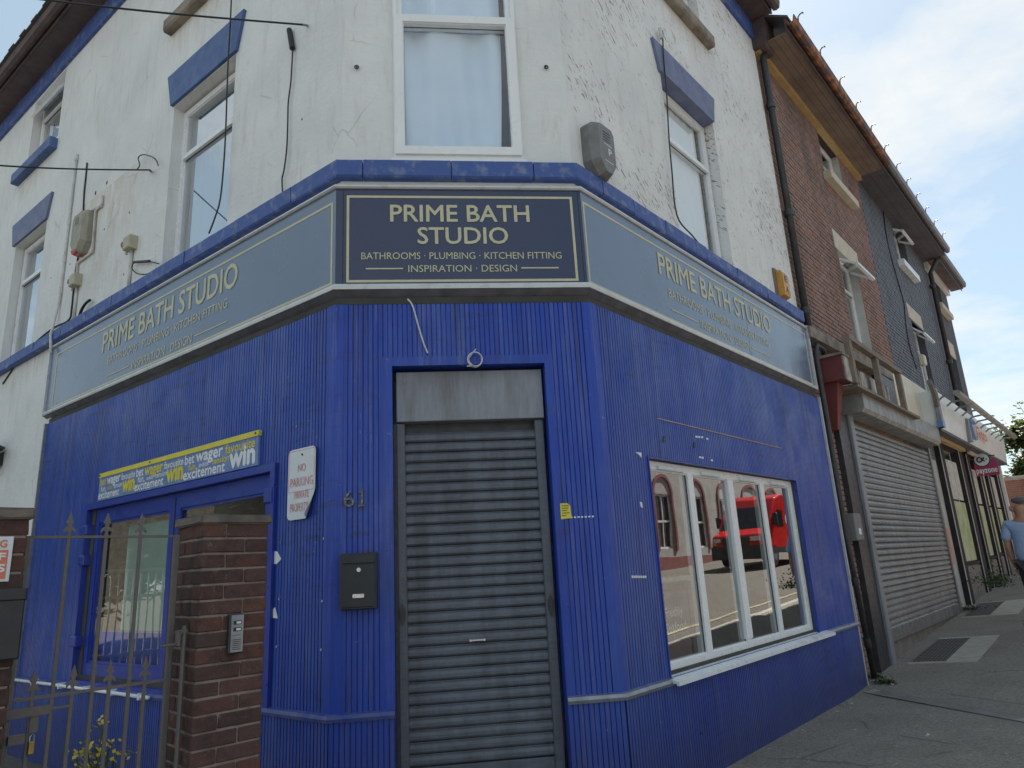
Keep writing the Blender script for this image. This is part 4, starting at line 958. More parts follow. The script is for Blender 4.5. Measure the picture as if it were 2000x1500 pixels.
cable('cut_cable', 'L', [(155, 618), (160, 604), (168, 592), (176, 586)], -.03, .018, 'cable_black', label='short cut black cable sticking up behind the cornice on the left', cat='cable')
cable('wall_cable', 'R', [(1294, 60), (1296, 110), (1302, 180), (1306, 260), (1312, 330), (1322, 420), (1352, 460), (1386, 498), (1440, 545), (1520, 600)], -.03, .008, 'cable_black', label='thin black cable running down the right wall past the tall window', cat='cable')
mk('cable_insulator', MB().tube([OP('R', 1289, 55, -.03), OP('R', 1292, 75, -.03)], .022, 8), MT['conduit'], label='pale insulator at the top of the thin cable on the right wall', cat='insulator')
mk('cable_splice', MB().tube([OP('L', 565, 58, -.05), OP('L', 571, 95, -.05)], [.026, .026], 8), MT['cable_black'], label='dark cable splice hanging below the overhead wire on the left wall', cat='cable splice')
def wire(x0, y0, D, end, label, twist):
    r = ray(x0, y0); far = CAM+r*D/math.hypot(r[0], r[1]); n_ = 24
    pts = [far+(end-far)*(i/n_)-v3(0, 0, .10*math.sin(PI*i/n_)) for i in range(n_+1)]
    mk('overhead_wire', MB().tube(pts, .009, 5), MT['cable_black'], label=label, cat='wire', smooth=True)
e1 = OP('L', 590, 48, .02); wire(-700, -128, 7, e1, 'upper overhead wire reaching the wall left of the corner window', 1)
e2 = OP('L', 292, 332, .0); wire(-500, 262, 8, e2, 'lower overhead wire reaching the wall above the beige alarm box', 0)
mk('wall_hook', MB().tube([e1, OP('L', 601, 50, WV)], .010, 6), MT['dirty_stone'], label='rusty hook holding the upper overhead wire', cat='hook')
mk('wall_hook', MB().tube([e2, OP('L', 295, 335, WV)], .012, 6), MT['dirty_stone'], label='rusty hook holding the lower overhead wire', cat='hook')
cable('wire_tail', 'L', [(268, 331), (273, 322), (270, 308), (280, 302), (296, 306), (305, 313), (309, 323)], -.02, .007, 'cable_black', label='curled end of the lower overhead wire', cat='cable')
for x, lab in ((697, 'iron eye bolt in the corner wall left of the window'), (1066, 'iron eye bolt in the corner wall right of the window')):
    u, z = U('C', x, 134, WV); pts = [P3('C', u+.016*math.cos(a), WV+.02, z+.016*math.sin(a)) for a in np.linspace(0, 2*PI, 13)]
    mk('eye_bolt', MB().tube(pts, .006, 6).tube([P3('C', u, WV, z+.016), P3('C', u, WV+.02, z+.016)], .006, 6), MT['black_paint'], label=lab, cat='eye bolt')
hb = MB()
for x, y, r in ((209, 357, .022), (187, 377, .026), (253, 415, .012), (204, 448, .010), (137, 516, .010), (590, 233, .009), (146, 432, .010), (100, 543, .009), (242, 536, .010)):
    u, z = U('L', x, y, WV); hb.disc('L', u, WV-.001, WV+.004, z, r*.7, 8, r*1.2)
mk('drill_hole', hb, MT['wall_hole'], shop)
# flood light on the far left of the wall
fu, fz = U('L', 8, 880, WV); fl = thing('security_light', P3('L', fu, WV, fz-.2), 'black security light with sensor on the white wall beside the blue cladding', 'security light')
mk('light_head', MB().ext('L', [(WV+.02, fz+.02), (WV+.20, fz+.10), (WV+.32, fz+.02), (WV+.24, fz-.04), (WV+.05, fz-.02)], fu-.12, fu+.22), MT['black_paint'], fl)
mk('sensor', MB().ext('L', [(WV, fz-.02), (WV+.14, fz-.08), (WV+.16, fz-.18), (WV+.06, fz-.24), (WV, fz-.2)], fu-.02, fu+.16), MT['black_paint'], fl)
mk('light_shade', MB().ext('L', [(WV+.1, fz-.005), (WV+.34, fz-.015), (WV+.34, fz-.035), (WV+.1, fz-.03)], fu-.34, fu-.05), MT['black_paint'], fl)
mk('light_cable', MB().tube([P3('L', fu-.1, WV+.12, fz-.05), P3('L', fu-.16, WV+.1, fz-.16), P3('L', fu-.1, WV+.05, fz-.3), P3('L', fu+.1, WV+.02, fz-.36)], .006, 6), MT['cable_black'], fl)
# seafood board inside the window
sbr = thing('seafood_board', P3('R', 1.66, -.45, .05), 'dark board with seafood lettering inside the lower left of the street window', 'display board')
bb = MB(); bb.box('R', 1.32, 1.38, -.50, -.44, .05, 1.20); bb.box('R', 1.94, 2.00, -.50, -.44, .05, 1.20); bb.box('R', 1.32, 2.00, -.50, -.44, .05, .15)
mk('board_frame', bb, MT['timber'], sbr); mk('board_top', MB().bbox('R', 1.26, 2.06, -.62, -.38, 1.20, 1.25, .01), MT['pale_poster'], sbr)
mk('board_face', MB().box('R', 1.39, 1.93, -.46, -.45, .25, 1.12), MT['sign_panel'], sbr)
letters('Freshly', 'R', 1.46, 1.80, .90, .975, -.448, .03, 'print_white', sbr, 'F'); letters('Seafood', 'R', 1.46, 1.84, .77, .845, -.448, .03, 'print_white', sbr, 'F')
mk('picture', MB().box('R', 1.42, 1.90, -.449, -.446, .34, .68), MT['faded_pink'], sbr)

# ================================================================== GATE PIERS + GATE (frame P)
def pier(label, u0, w_, zt, corner_only=False, dep=.34):
    zb = -.30; root = thing('brick_pier', P3('P', u0+w_/2, -dep/2, zb), label, 'gate pier', 'brick gate piers')
    mk('mortar_core', MB().box('P', u0+.006, u0+w_-.006, -dep+.006, -.006, zb, zt), MT['mortar_pier'], root)
    n_ = int((zt-zb)/.075); bh, bd = .0645, .1025
    for i in range(n_):
        z = zt-.075*(i+1)+.005
        # pinwheel bond: stretcher + header on each face
        if i % 2: f = [(u0, u0+.215)] + [(u0+.225, u0+w_)] if w_ < .4 else None
        else: f = [(u0, u0+.115), (u0+.125, u0+w_)]
        for a, b in f: put_brick('P', (a, b, z, z+bh), -bd/2, bd, 'brick_pier', root)
        # left side face (bricks running along -n)
        rem = [(-.105, -.225), (-.235, -dep)] if i % 2 else [(-.105, -.34)]
        for a, b in rem:
            me = brick_mesh(round(abs(b-a)*100)/100, .10, bh, 'brick_pier', random.randint(0, 2)); o = bpy.data.objects.new('brick', me); col.objects.link(o); o.parent = root
            o.location = tuple(P3('P', u0+.05, (a+b)/2-.004, z+bh/2)-ORG[root.name]); nn = F['P'][2]; o.rotation_euler = (0, 0, math.atan2(nn[1], nn[0]))
            o2 = o.copy(); col.objects.link(o2); o2.parent = root; o2.location = tuple(P3('P', u0+w_-.05, (a+b)/2-.004, z+bh/2)-ORG[root.name])
    bm = bmesh.new(); bmesh.ops.create_cube(bm, size=1)
    for v in bm.verts: v.co = Vector((v.co.x*(w_+.035), v.co.y*(dep+.03), v.co.z*.047))
    bmesh.ops.bevel(bm, geom=list(bm.edges), offset=.007, segments=2, affect='EDGES'); bmesh.ops.subdivide_edges(bm, edges=list(bm.edges), cuts=3)
    for v in bm.verts: v.co += Vector((random.uniform(-1, 1), random.uniform(-1, 1), random.uniform(-1, 1)))*.0018
    me = bpy.data.meshes.new('coping'); bm.to_mesh(me); bm.free(); me.materials.append(MT['coping'])
    o = bpy.data.objects.new('coping', me); col.objects.link(o); o.parent = root; o.location = tuple(P3('P', u0+w_/2, -dep/2, zt+.022)-ORG[root.name]); o.rotation_euler = (0, 0, a38)
    return root
pr1 = pier('red brick gate pier with an intercom, right of the gate', 0.0, .34, 1.70)
GV = -.17
lu, lz = U('P', 58, 1013, 0.0)
pr2 = pier('red brick gate pier at the left edge carrying a warning sign and a black box', lu-.34, .34, lz)
# intercom
iu, iz = U('P', 457, 1237, .0); ic = thing('intercom', P3('P', iu, 0, iz-.1), 'silver intercom panel with two buttons on the brick gate pier', 'intercom')
mk('intercom_case', MB().bbox('P', iu-.036, iu+.036, .0, .028, iz-.093, iz+.093, .006), MT['black_paint'], ic)
mk('intercom_plate', MB().bbox('P', iu-.028, iu+.034, .028, .033, iz-.088, iz+.088, .002), MT['silver_trim'], ic)
bt = MB()
for dz in (.052, .020): bt.box('P', iu-.018, iu+.022, .033, .035, iz+dz-.009, iz+dz+.009)
for i in range(6): bt.box('P', iu-.020, iu+.022, .033, .0345, iz-.030-i*.009, iz-.027-i*.009)
bt.box('P', iu-.020, iu+.018, .033, .0345, iz-.008, iz-.006); mk('speaker_grille', bt, MT['black_print'], ic)
for dz in (.052, .020): mk('name_button', MB().box('P', iu-.004, iu+.018, .035, .037, iz+dz-.005, iz+dz+.005), MT['print_white'], ic)
# gate
g0 = U('P', 346, 1045, GV); g1 = U('P', 55, 1052, GV); zr = (g0[1]+g1[1])/2; zl = (U('P', 316, 1331, GV)[1]+U('P', 25, 1366, GV)[1])/2
gate = thing('iron_gate', P3('P', (g0[0]+g1[0])/2, GV, -.2), 'weathered grey iron gate with spearhead finials between two brick piers', 'gate')
def bar(x, y, zt, fin_, nm='bar', wd=.007):
    u, z = U('P', x, y, GV); mk(nm, MB().box('P', u-wd, u+wd, GV-.007, GV+.007, -.15, zt), MT['gate_metal'], gate)
    if fin_:
        fin_pts = [(u-.008, zt), (u-.010, zt+.012), (u-.006, zt+.018), (u-.012, zt+.032), (u-.022, zt+.028), (u-.030, zt+.018), (u-.033, zt+.030), (u-.022, zt+.046), (u-.009, zt+.052), (u-.012, zt+.066), (u-.020, zt+.070), (u-.016, zt+.078), (u, zt+.122), (u+.016, zt+.078), (u+.020, zt+.070), (u+.012, zt+.066), (u+.009, zt+.052), (u+.022, zt+.046), (u+.033, zt+.030), (u+.030, zt+.018), (u+.022, zt+.028), (u+.012, zt+.032), (u+.006, zt+.018), (u+.010, zt+.012), (u+.008, zt)]
        mk('finial', MB().poly('P', [(u+(a_-u)*.78, zt+(b_-zt)*.92) for a_, b_ in fin_pts], GV-.005, GV+.005), MT['gate_metal'], gate)
    return u
for x in (134, 207, 274): bar(x, 1052, zr, True)
for (x, y) in ((63, 1357), (141, 1346), (213, 1338), (282, 1332)): bar(x, y, zl+.005, True)
mk('stile', MB().bbox('P', g0[0]-.014, g0[0]+.014, GV-.012, GV+.012, -.2, zr+.006, .003), MT['gate_metal'], gate)
mk('stile', MB().bbox('P', g1[0]-.010, g1[0]+.010, GV-.012, GV+.012, -.2, zr+.006, .003), MT['gate_metal'], gate)
mk('rail', MB().box('P', g1[0]-.03, g0[0], GV-.008, GV+.009, zr-.006, zr+.006), MT['gate_metal'], gate)
mk('rail', MB().box('P', g1[0]-.02, g0[0], GV-.008, GV+.009, zl-.006, zl+.006), MT['gate_metal'], gate)
lz2 = U('P', 70, 1388, GV)[1]; la = U('P', 8, 1395, GV)[0]; lb_ = U('P', 135, 1382, GV)[0]
mk('latch_bolt', MB().box('P', la, U('P', 97, 1385, GV)[0], GV+.009, GV+.022, lz2-.018, lz2+.018).box('P', la, lb_, GV+.01, GV+.018, lz2-.003, lz2+.006), MT['gate_metal'], gate)
pu, pz = U('P', 66, 1405, GV); mk('hasp', MB().box('P', pu-.016, pu+.016, GV+.008, GV+.014, pz-.05, pz+.03).box('P', pu-.09, pu-.03, GV+.0, GV+.03, pz-.085, pz-.05), MT['gate_metal'], gate)
pk = thing('padlock', P3('P', pu, GV+.02, pz-.15), 'small brass padlock hanging from the gate latch', 'padlock')
mk('lock_body', MB().bbox('P', pu-.014, pu+.010, GV+.006, GV+.022, pz-.135, pz-.085, .003), MT['brass'], pk)
mk('shackle', MB().tube([P3('P', pu-.010, GV+.014, pz-.09), P3('P', pu-.010, GV+.014, pz-.065), P3('P', pu-.002, GV+.014, pz-.055), P3('P', pu+.006, GV+.014, pz-.065), P3('P', pu+.006, GV+.014, pz-.09)], .003, 6), MT['chrome'], pk)
# drop bolt fixed to the pier's left face
db = thing('drop_bolt', P3('P', -.02, -.09, .2), 'long iron bolt rod on brackets along the left side of the right gate pier', 'bolt')
t0 = OP('P', 361, 1222, -.07); t0b = U('P', 361, 1222, -.07)
mk('rod', MB().tube([P3('P', t0b[0], -.07, -.1), P3('P', t0b[0], -.07, t0b[1])], .011, 8), MT['gate_metal'], db)
mk('bracket', MB().box('P', t0b[0]-.03, t0b[0]+.012, -.085, -.06, t0b[1]-.03, t0b[1]-.018).box('P', t0b[0]-.035, t0b[0]-.02, -.09, -.06, t0b[1]-.09, t0b[1]-.02), MT['gate_metal'], db)
mk('hinge_pin', MB().tube([P3('P', t0b[0]-.105, -.08, t0b[1]-.085), P3('P', t0b[0]-.02, -.075, t0b[1]-.082)], .006, 6), MT['gate_metal'], db)
# warning sign + black box on left pier
a, b = U('P', 27, 1048, .0), U('P', 16, 1136, .0); sx1 = (a[0]+b[0])/2; 
ws = thing('warning_sign', P3('P', sx1-.13, 0, b[1]), 'white and orange warning sign on the brick pier at the left edge', 'sign')
mk('sign_plate', MB().bbox('P', sx1-.26, sx1, .0, .010, b[1], a[1], .002), MT['sign_white'], ws)
h_ = a[1]-b[1]
mk('orange_field', MB().box('P', sx1-.25, sx1-.014, .010, .0115, b[1]+.012, b[1]+h_*.70), MT['orange_red'], ws)
letters('NG', 'P', sx1-.075, sx1-.022, b[1]+h_*.76, b[1]+h_*.92, .0118, .05, 'orange_red', ws)
letters('F', 'P', sx1-.045, sx1-.022, b[1]+h_*.48, b[1]+h_*.63, .0125, .05, 'print_white', ws); letters('S', 'P', sx1-.045, sx1-.020, b[1]+h_*.22, b[1]+h_*.38, .0125, .05, 'print_white', ws)
a, b = U('P', 52, 1150, .07), U('P', 37, 1287, .07); bx1 = (a[0]+b[0])/2
pb = thing('post_box', P3('P', bx1-.15, 0, b[1]), 'black metal post box on the brick pier at the left edge', 'post box')
mk('box_body', MB().bbox('P', bx1-.30, bx1, .0, .07, b[1], a[1], .006), MT['letterbox_black'], pb)
mk('box_lid', MB().bbox('P', bx1-.30, bx1+.004, .0, .076, a[1]-.045, a[1]+.004, .006), MT['letterbox_black'], pb)
mk('box_label', MB().box('P', bx1-.16, bx1-.085, .07, .072, b[1]+.05, a[1]-.06), MT['timber'], pb)
# yellow flowering weed behind the gate
yf = thing('flowering_weed', (-1.35, .1, -.3), 'ragwort like weed with yellow flower heads behind the iron gate', 'plant')
fb, sb_ = MB(), MB()
base = CAM+ray(190, 1490)*1.0; r = ray(190, 1490); base = CAM+r*4.9/math.hypot(r[0], r[1]); base[2] = -.3
for px, py, n_ in ((150, 1472, 26), (172, 1455, 22), (182, 1485, 30), (200, 1412, 16), (212, 1450, 16), (245, 1472, 14), (165, 1498, 22), (222, 1475, 10), (190, 1462, 14)):
    r = ray(px, py); tip = CAM+r*(4.85+random.uniform(-.1, .1))/math.hypot(r[0], r[1])
    sb_.tube([base+v3(random.uniform(-.05, .05), random.uniform(-.05, .05), 0), (base+tip)/2+v3(.02, 0, .1), tip-v3(0, 0, .03)], .006, 5)
    for i in range(int(n_*.75)):
        c = tip+np.random.RandomState(i+px).normal(0, .028, 3)*v3(1, 1, .55); s_q = random.uniform(.005, .009)
        a_ = random.uniform(0, PI); e = v3(math.cos(a_), math.sin(a_), .3)*s_q; f_ = v3(-math.sin(a_), math.cos(a_), .8)*s_q
        fb.add([c-e-f_, c+e-f_, c+e+f_, c-e+f_], [(0, 1, 2, 3)])
    for i in range(34):
        f = random.uniform(.35, .98); c = base+(tip-base)*f+v3(0, 0, .02); a_ = random.uniform(0, 6.3); e = v3(math.cos(a_), math.sin(a_), .3)*.045; f_ = v3(-e[1], e[0], 0)*.28
        sb_.add([c, c+e*.5+f_, c+e, c+e*.5-f_], [(0, 1, 2, 3)])
mk('stem_and_leaves', sb_, MT['stem_green'], yf, fix=False); mk('flower_head', fb, MT['flower_yellow'], yf, fix=False)

# ================================================================== TERRACE (frame R)
TV = -.10
def brick_house(root, u0, u1, z0, z1, ops, m, mort, keep=300, seed=1, order=None):
    mk('wall', panel(MB(), 'R', u0, u1, z0, z1, TV-.012, TV-.3, ops), MT[mort], root)
    rc = bricks_rects(u0+.004, u1-.004, z0, z1, ops)
    full = [r for r in rc if abs((r[1]-r[0])-.215) < .003]; other = [r for r in rc if abs((r[1]-r[0])-.215) >= .003]
    def vis(r):
        p = P3('R', (r[0]+r[1])/2, TV, (r[2]+r[3])/2); c = ROT.T @ (p-CAM); return math.dist(p, CAM) + (50 if c[1]/-c[2]*FPX > 800 else 0)
    full.sort(key=vis); ind = full[:keep] if keep else []
    for r in ind: put_brick('R', r, TV-.008, .04, m, root)
    mb = MB()
    for r in full[len(ind):]+other:
        v = TV+.012+random.uniform(-.004, .004); P = [(r[0], TV-.012, r[2]), (r[1], TV-.012, r[2]), (r[1], TV-.012, r[3]), (r[0], TV-.012, r[3]), (r[0]+.004, v, r[2]+.004), (r[1]-.004, v, r[2]+.004), (r[1]-.004, v, r[3]-.004), (r[0]+.004, v, r[3]-.004)]
        mb.lv('R', P, [(4, 5, 6, 7), (0, 1, 5, 4), (1, 2, 6, 5), (2, 3, 7, 6), (3, 0, 4, 7)], random.random()+.001)
    mk('brickwork', mb, MT[m], root, kind='stuff', fix=True)
h1 = thing('terraced_house', P3('R', 8.2, -3, -.2), 'red brick terraced house with a varnished wood soffit right of the white corner shop', 'house')
o1 = [(8.38, 9.62, 8.20, 9.12), (8.28, 9.42, 4.85, 6.62), (6.75, 12.1, -.6, 3.3)]
brick_house(h1, 5.44, 11.0, -.4, 9.2, o1, 'brick_house', 'dark_mortar')
h2 = thing('terraced_house', P3('R', 14.2, -3, 0), 'black painted brick terraced house in the middle of the terrace', 'house')
o2 = [(13.75, 14.95, 8.06, 9.12), (13.70, 14.90, 4.75, 6.60)]
brick_house(h2, 11.0, 17.25, 3.2, 9.2, o2, 'brick_black', 'black_paint', keep=0)
h3 = thing('terraced_house', P3('R', 18.8, -3, 0), 'dark grey rendered end house of the terrace', 'house')
o3 = [(18.1, 19.2, 8.12, 9.0), (18.15, 19.25, 4.9, 6.65)]
pm('dark_render', (.085, .088, .105), (.06, .06, .072), 4, .8, bump=.5)
mk('wall', panel(MB(), 'R', 17.25, 20.3, 3.2, 9.3, TV, TV-.3, o3), MT['dark_render'], h3)
mk('gable_wall', MB().box('R', 20.05, 20.29, -7, TV-.31, 0, 9.3), MT['dark_render'], h3)
mk('gable_wall', MB().box('R', 5.45, 5.6, -7, TV-.32, -.3, 9.2), MT['dark_mortar'], h1)
# windows
def twin(root, u0, u1, z0, z1, v, tr, rev='grey_reveal', mull=()):
    f = window(root, 'R', u0, u1, z0, z1, v, trans=tr, mull=mull, fw=.055, tw=.055)
    for x in (u1-.001, u0+.001): mk('reveal', MB().quad('R', [(x, TV+.009, z0), (x, v, z0), (x, v, z1), (x, TV+.009, z1)]), MT[rev], f, fix=False)
    mk('room_backdrop', MB().box('R', u0-.3, u1+.3, v-.9, v-.85, z0-.2, z1+.2), MT['interior'], f); return f
twin(h1, 8.38, 9.62, 8.20, 9.12, -.22, [8.62]); twin(h1, 8.28, 9.42, 4.85, 6.62, -.24, [6.05])
twin(h2, 13.75, 14.95, 8.06, 9.12, -.24, [8.7], 'dark_render'); twin(h2, 13.70, 14.90, 4.75, 6.60, -.24, [6.0], 'dark_render')
twin(h3, 18.1, 19.2, 8.12, 9.0, -.22, [], 'dark_render', (18.5,)); twin(h3, 18.15, 19.25, 4.9, 6.65, -.22, [], 'dark_render', (18.55,))
def topsash(root, u0, u1, zt, drop, v, out_):
    mb = MB(); A = (v, zt); Bq = (v+out_, zt-drop); t = .05
    mb.ext('R', [(Bq[0]-.02, Bq[1]-.02), (Bq[0]+.03, Bq[1]-.01), (Bq[0]+.03, Bq[1]+.03), (Bq[0]-.02, Bq[1]+.035)], u0, u1)
    for u in (u0, u1-.05): mb.ext('R', [A, (A[0], A[1]-.05), (Bq[0], Bq[1]-.02), (Bq[0], Bq[1]+.03)], u, u+.05)
    o = mk('open_sash', mb, MT['upvc'], root)
    mk('pane', MB().quad('R', [(u0+.05, A[0], A[1]-.02), (u1-.05, A[0], A[1]-.02), (u1-.05, Bq[0], Bq[1]), (u0+.05, Bq[0], Bq[1])]), MT['glass'], o)
topsash(h1, 8.30, 9.40, 6.55, .28, -.20, .36); topsash(h2, 13.80, 14.9, 9.05, .2, -.20, .30); topsash(h2, 13.75, 14.85, 6.5, .3, -.2, .30)
mk('lintel', MB().poly('R', [(8.12, 6.62), (9.55, 6.60), (9.62, 6.96), (8.12, 6.99)], TV-.1, TV+.02), MT['cream_stone'], h1)
mk('lintel', MB().poly('R', [(13.52, 6.60), (15.0, 6.60), (15.0, 6.97), (13.52, 6.97)], TV-.1, TV+.02), MT['cream_stone'], h2)
mk('lintel', MB().poly('R', [(18.1, 6.66), (19.3, 6.66), (19.3, 7.10), (18.1, 7.10)], TV-.1, TV+.02), MT['cream_stone'], h3)
for r_, a, b, z, m in ((h1, 8.26, 9.98, 8.03, 'cream_stone'), (h2, 13.60, 15.2, 7.92, 'upvc'), (h3, 18.0, 19.6, 7.95, 'cream_stone')):
    mk('sill', MB().bbox('R', a, b, -.22, .05, z, z+.16, .008), MT[m], r_)
# eaves
def soffit_boards(root, u0, u1, m, n_=4, v0=.0, v1=.44):
    for i in range(n_): a = v0+(v1-v0)*i/n_; mk('soffit_board', MB().box('R', u0, u1, a+.002, a+(v1-v0)/n_-.003, 9.2+random.uniform(0, .004), 9.23), MT[m], root)
soffit_boards(h1, 5.5, 11.0, 'soffit_wood'); soffit_boards(h2, 11.0, 17.3, 'dark_soffit', 3)
mk('wall_plate', MB().box('R', 5.46, 10.98, TV, .0, 9.10, 9.21), MT['yellow_wood'], h1)
mk('wall_plate', MB().box('R', 10.985, 17.25, TV, .0, 9.14, 9.21), MT['dark_soffit'], h2)
GP = [(.46, 9.30), (.48, 9.24), (.53, 9.22), (.58, 9.25), (.60, 9.36), (.585, 9.37), (.56, 9.27), (.50, 9.25), (.475, 9.36), (.46, 9.36)]
for r_, a, b, m, f_ in ((h1, 5.40, 10.995, 'rusty_gutter', 'brown_soffit'), (h2, 11.0, 17.3, 'grey_gutter', 'dark_soffit')):
    mk('gutter', MB().ext('R', GP, a, b), MT[m], r_); mk('fascia_board', MB().box('R', a, b, .44, .46, 9.17, 9.37), MT[f_], r_)
    mk('roof_slope', MB().ext('R', [(.50, 9.37), (.50, 9.41), (-3.2, 11.9), (-3.2, 11.85)], a, b), MT['slate'], r_)
for i, s in enumerate([5.65, 6.68, 7.72, 8.69, 9.68, 10.68, 11.66, 12.57, 13.51, 14.46, 15.45, 16.48]):
    r_ = h1 if s < 11 else h2; v = .58
    mk('gutter_hook', MB().tube([P3('R', s, .56, 9.24), P3('R', s, v, 9.40), P3('R', s-.01, v+.01, 9.47), P3('R', s, v+.04, 9.51), P3('R', s, v+.08, 9.52), P3('R', s, v+.09, 9.495)], .011, 5), MT['black_paint'], r_)
mk('soffit_board', MB().box('R', 17.3, 20.7, .0, .34, 9.16, 9.20), MT['brown_soffit'], h3); mk('wall_plate', MB().box('R', 17.3, 20.4, TV, .0, 8.95, 9.18), MT['white_board'], h3)
mk('gutter', MB().ext('R', [(v-.16, z-.02) for v, z in GP], 17.32, 20.75), MT['grey_gutter'], h3); mk('fascia_board', MB().box('R', 17.32, 20.7, .28, .30, 9.10, 9.32), MT['dark_soffit'], h3)
mk('roof_slope', MB().ext('R', [(.40, 9.34), (.40, 9.38), (-3.2, 11.9), (-3.2, 11.85)], 17.32, 20.8), MT['slate'], h3)
# stone band over the shop, sloping slightly
mk('stone_band', MB().lv('R', [(u, v, z) for u, zb_, zt_ in ((5.40, 4.31, 4.47), (11.0, 4.46, 4.62)) for v, z in ((TV, zb_), (.06, zb_), (.06, zt_), (TV, zt_))], [(0, 1, 2, 3), (4, 5, 6, 7), (0, 1, 5, 4), (1, 2, 6, 5), (2, 3, 7, 6), (3, 0, 4, 7)]), MT['dirty_stone'], h1)
# downpipes
dp = thing('downpipe', P3('R', 5.6, 0, 4.4), 'black cast iron downpipe between the white shop and the brick house', 'downpipe')
mk('pipe', MB().tube([P3('R', 5.62, .02, 9.2), P3('R', 5.58, -.01, 9.0), P3('R', 5.56, -.01, 4.2)], .052, 10), MT['black_paint'], dp, smooth=True)
mk('hopper', MB().ext('R', [(-.08, 9.12), (.10, 9.12), (.16, 9.35), (.16, 9.60), (-.08, 9.60)], 5.38, 5.78), MT['brown_soffit'], dp)
for z in (8.15, 6.30, 4.75): mk('pipe_collar', MB().tube([P3('R', 5.57, -.01, z-.05), P3('R', 5.57, -.01, z+.05)], .066, 10), MT['black_paint'], dp)
dp2 = thing('downpipe', P3('R', 5.7, 0, -.2), 'lower black downpipe bending from the sign end to the pavement beside the shutter', 'downpipe')
mk('pipe', MB().tube([P3('R', 6.0, .05, 4.05), P3('R', 5.80, .06, 4.20), P3('R', 5.60, .05, 4.22), P3('R', 5.53, .04, 4.10), P3('R', 5.56, .02, 1.6), P3('R', 5.80, .0, -.22)], .036, 9), MT['black_paint'], dp2, smooth=True)
for p_, q_ in ((P3('R', 5.555, .02, 2.5), P3('R', 5.555, .02, 2.58)), (P3('R', 5.63, .013, 1.05), P3('R', 5.645, .013, .95)), (P3('R', 5.74, .005, .30), P3('R', 5.76, .005, .18))): mk('pipe_collar', MB().tube([p_, q_], .047, 9), MT['black_paint'], dp2)
dp3 = thing('downpipe', P3('R', 17.3, 0, 4.5), 'black downpipe between the black painted house and the end house', 'downpipe')
mk('pipe', MB().tube([P3('R', 17.2, .25, 9.1), P3('R', 17.3, .02, 8.8), P3('R', 17.3, .0, 4.5)], .06, 9), MT['black_paint'], dp3, smooth=True)
for z in (8.4, 6.2): mk('pipe_collar', MB().tube([P3('R', 17.3, .0, z-.05), P3('R', 17.3, .0, z+.05)], .08, 9), MT['black_paint'], dp3)
cable('house_cable', 'R', [(1724, 405), (1733, 470), (1748, 530), (1765, 590), (1768, 620), (1775, 670), (1790, 720)], TV+.02, .014, 'cable_black', label='thin black cables trailing down the black painted house', cat='cable')
jb = thing('junction_box', P3('R', 13.55, 0, 4.9), 'small pale junction box with a cable on the black painted house', 'junction box')
ju, jz = U('R', 1797, 705, TV); mk('box_body', MB().bbox('R', ju-.13, ju+.10, TV, TV+.12, jz-.12, jz+.12, .02), MT['cream_board'], jb); mk('box_cable', MB().tube([P3('R', ju, TV+.05, jz-.12), P3('R', ju+.05, TV+.05, 4.6)], .03, 6), MT['conduit'], jb)
# boarded fascia above the big shutter
mk('corbel', MB().box('R', 5.74, 6.14, TV, .30, 3.70, 4.05), MT['maroon'], h1)
mk('corbel_face', MB().box('R', 5.76, 6.14, .30, .318, 3.70, 4.05).box('R', 6.14, 6.16, TV, .31, 3.70, 4.05), MT['stained_board'], h1)
mk('corbel_top', MB().box('R', 5.70, 6.20, TV, .335, 4.05, 4.085), MT['dirty_stone'], h1)
mk('corbel_stem', MB().lv('R', [(5.84, TV, 3.70), (6.08, TV, 3.70), (6.08, .17, 3.70), (5.84, .17, 3.70), (5.98, TV, 3.06), (6.12, TV, 3.06), (6.12, .03, 3.06), (5.98, .03, 3.06)], [(0, 1, 2, 3), (4, 5, 6, 7), (0, 1, 5, 4), (1, 2, 6, 5), (2, 3, 7, 6), (3, 0, 4, 7)]), MT['maroon'], h1)
for a, b in ((6.2, 7.25), (7.32, 8.15), (8.2, 9.0)): mk('stained_board', MB().box('R', a, b, .10, .13, 3.68, 4.13), MT['stained_board'], h1)
mk('ledge', MB().box('R', 6.12, 9.95, TV, .36, 3.64, 3.685), MT['timber'], h1)
mk('dark_opening', MB().box('R', 9.02, 9.9, TV-.02, .05, 3.72, 4.4), MT['black_paint'], h1)
tr_ = thing('timber_railing', P3('R', 7.6, .33, 3.68), 'old timber rail on three posts above the shutter housing', 'railing')
for u in (6.10, 7.52, 8.96): mk('post', MB().box('R', u-.06, u+.06, .29, .37, 3.685, 4.33), MT['timber'], tr_)
mk('top_rail', MB().box('R', 6.04, 9.08, .28, .38, 4.33, 4.40), MT['timber'], tr_)
# big shutter
bs = thing('roller_shutter', P3('R', 9.4, .1, -.1), 'wide closed galvanised roller shutter with its housing on the brick house', 'roller shutter')
mk('shutter_housing', MB().ext('R', [(-.05, 3.66), (.08, 3.73), (.27, 3.72), (.27, 3.42), (.22, 3.37), (-.05, 3.36)], 6.62, 12.02), MT['galvanised_box'], bs)
slats('R', 6.86, 12.06, -.03, .30, 3.36, .0905, 'galvanised', bs, dep=.02)
mk('bottom_rail', MB().bbox('R', 6.86, 12.06, -.05, -.01, .10, .298, .01), MT['galvanised'], bs)
mk('guide_rail', MB().bbox('R', 6.68, 6.86, -.06, .03, -.18, 3.40, .01), MT['shutter_box'], bs); mk('guide_rail', MB().bbox('R', 12.06, 12.16, -.06, .02, .08, 3.36, .01), MT['galvanised'], bs)
mk('shopfront_jamb', MB().box('R', 6.18, 6.68, -.09, -.01, -.25, 3.35), MT['black_paint'], h1)
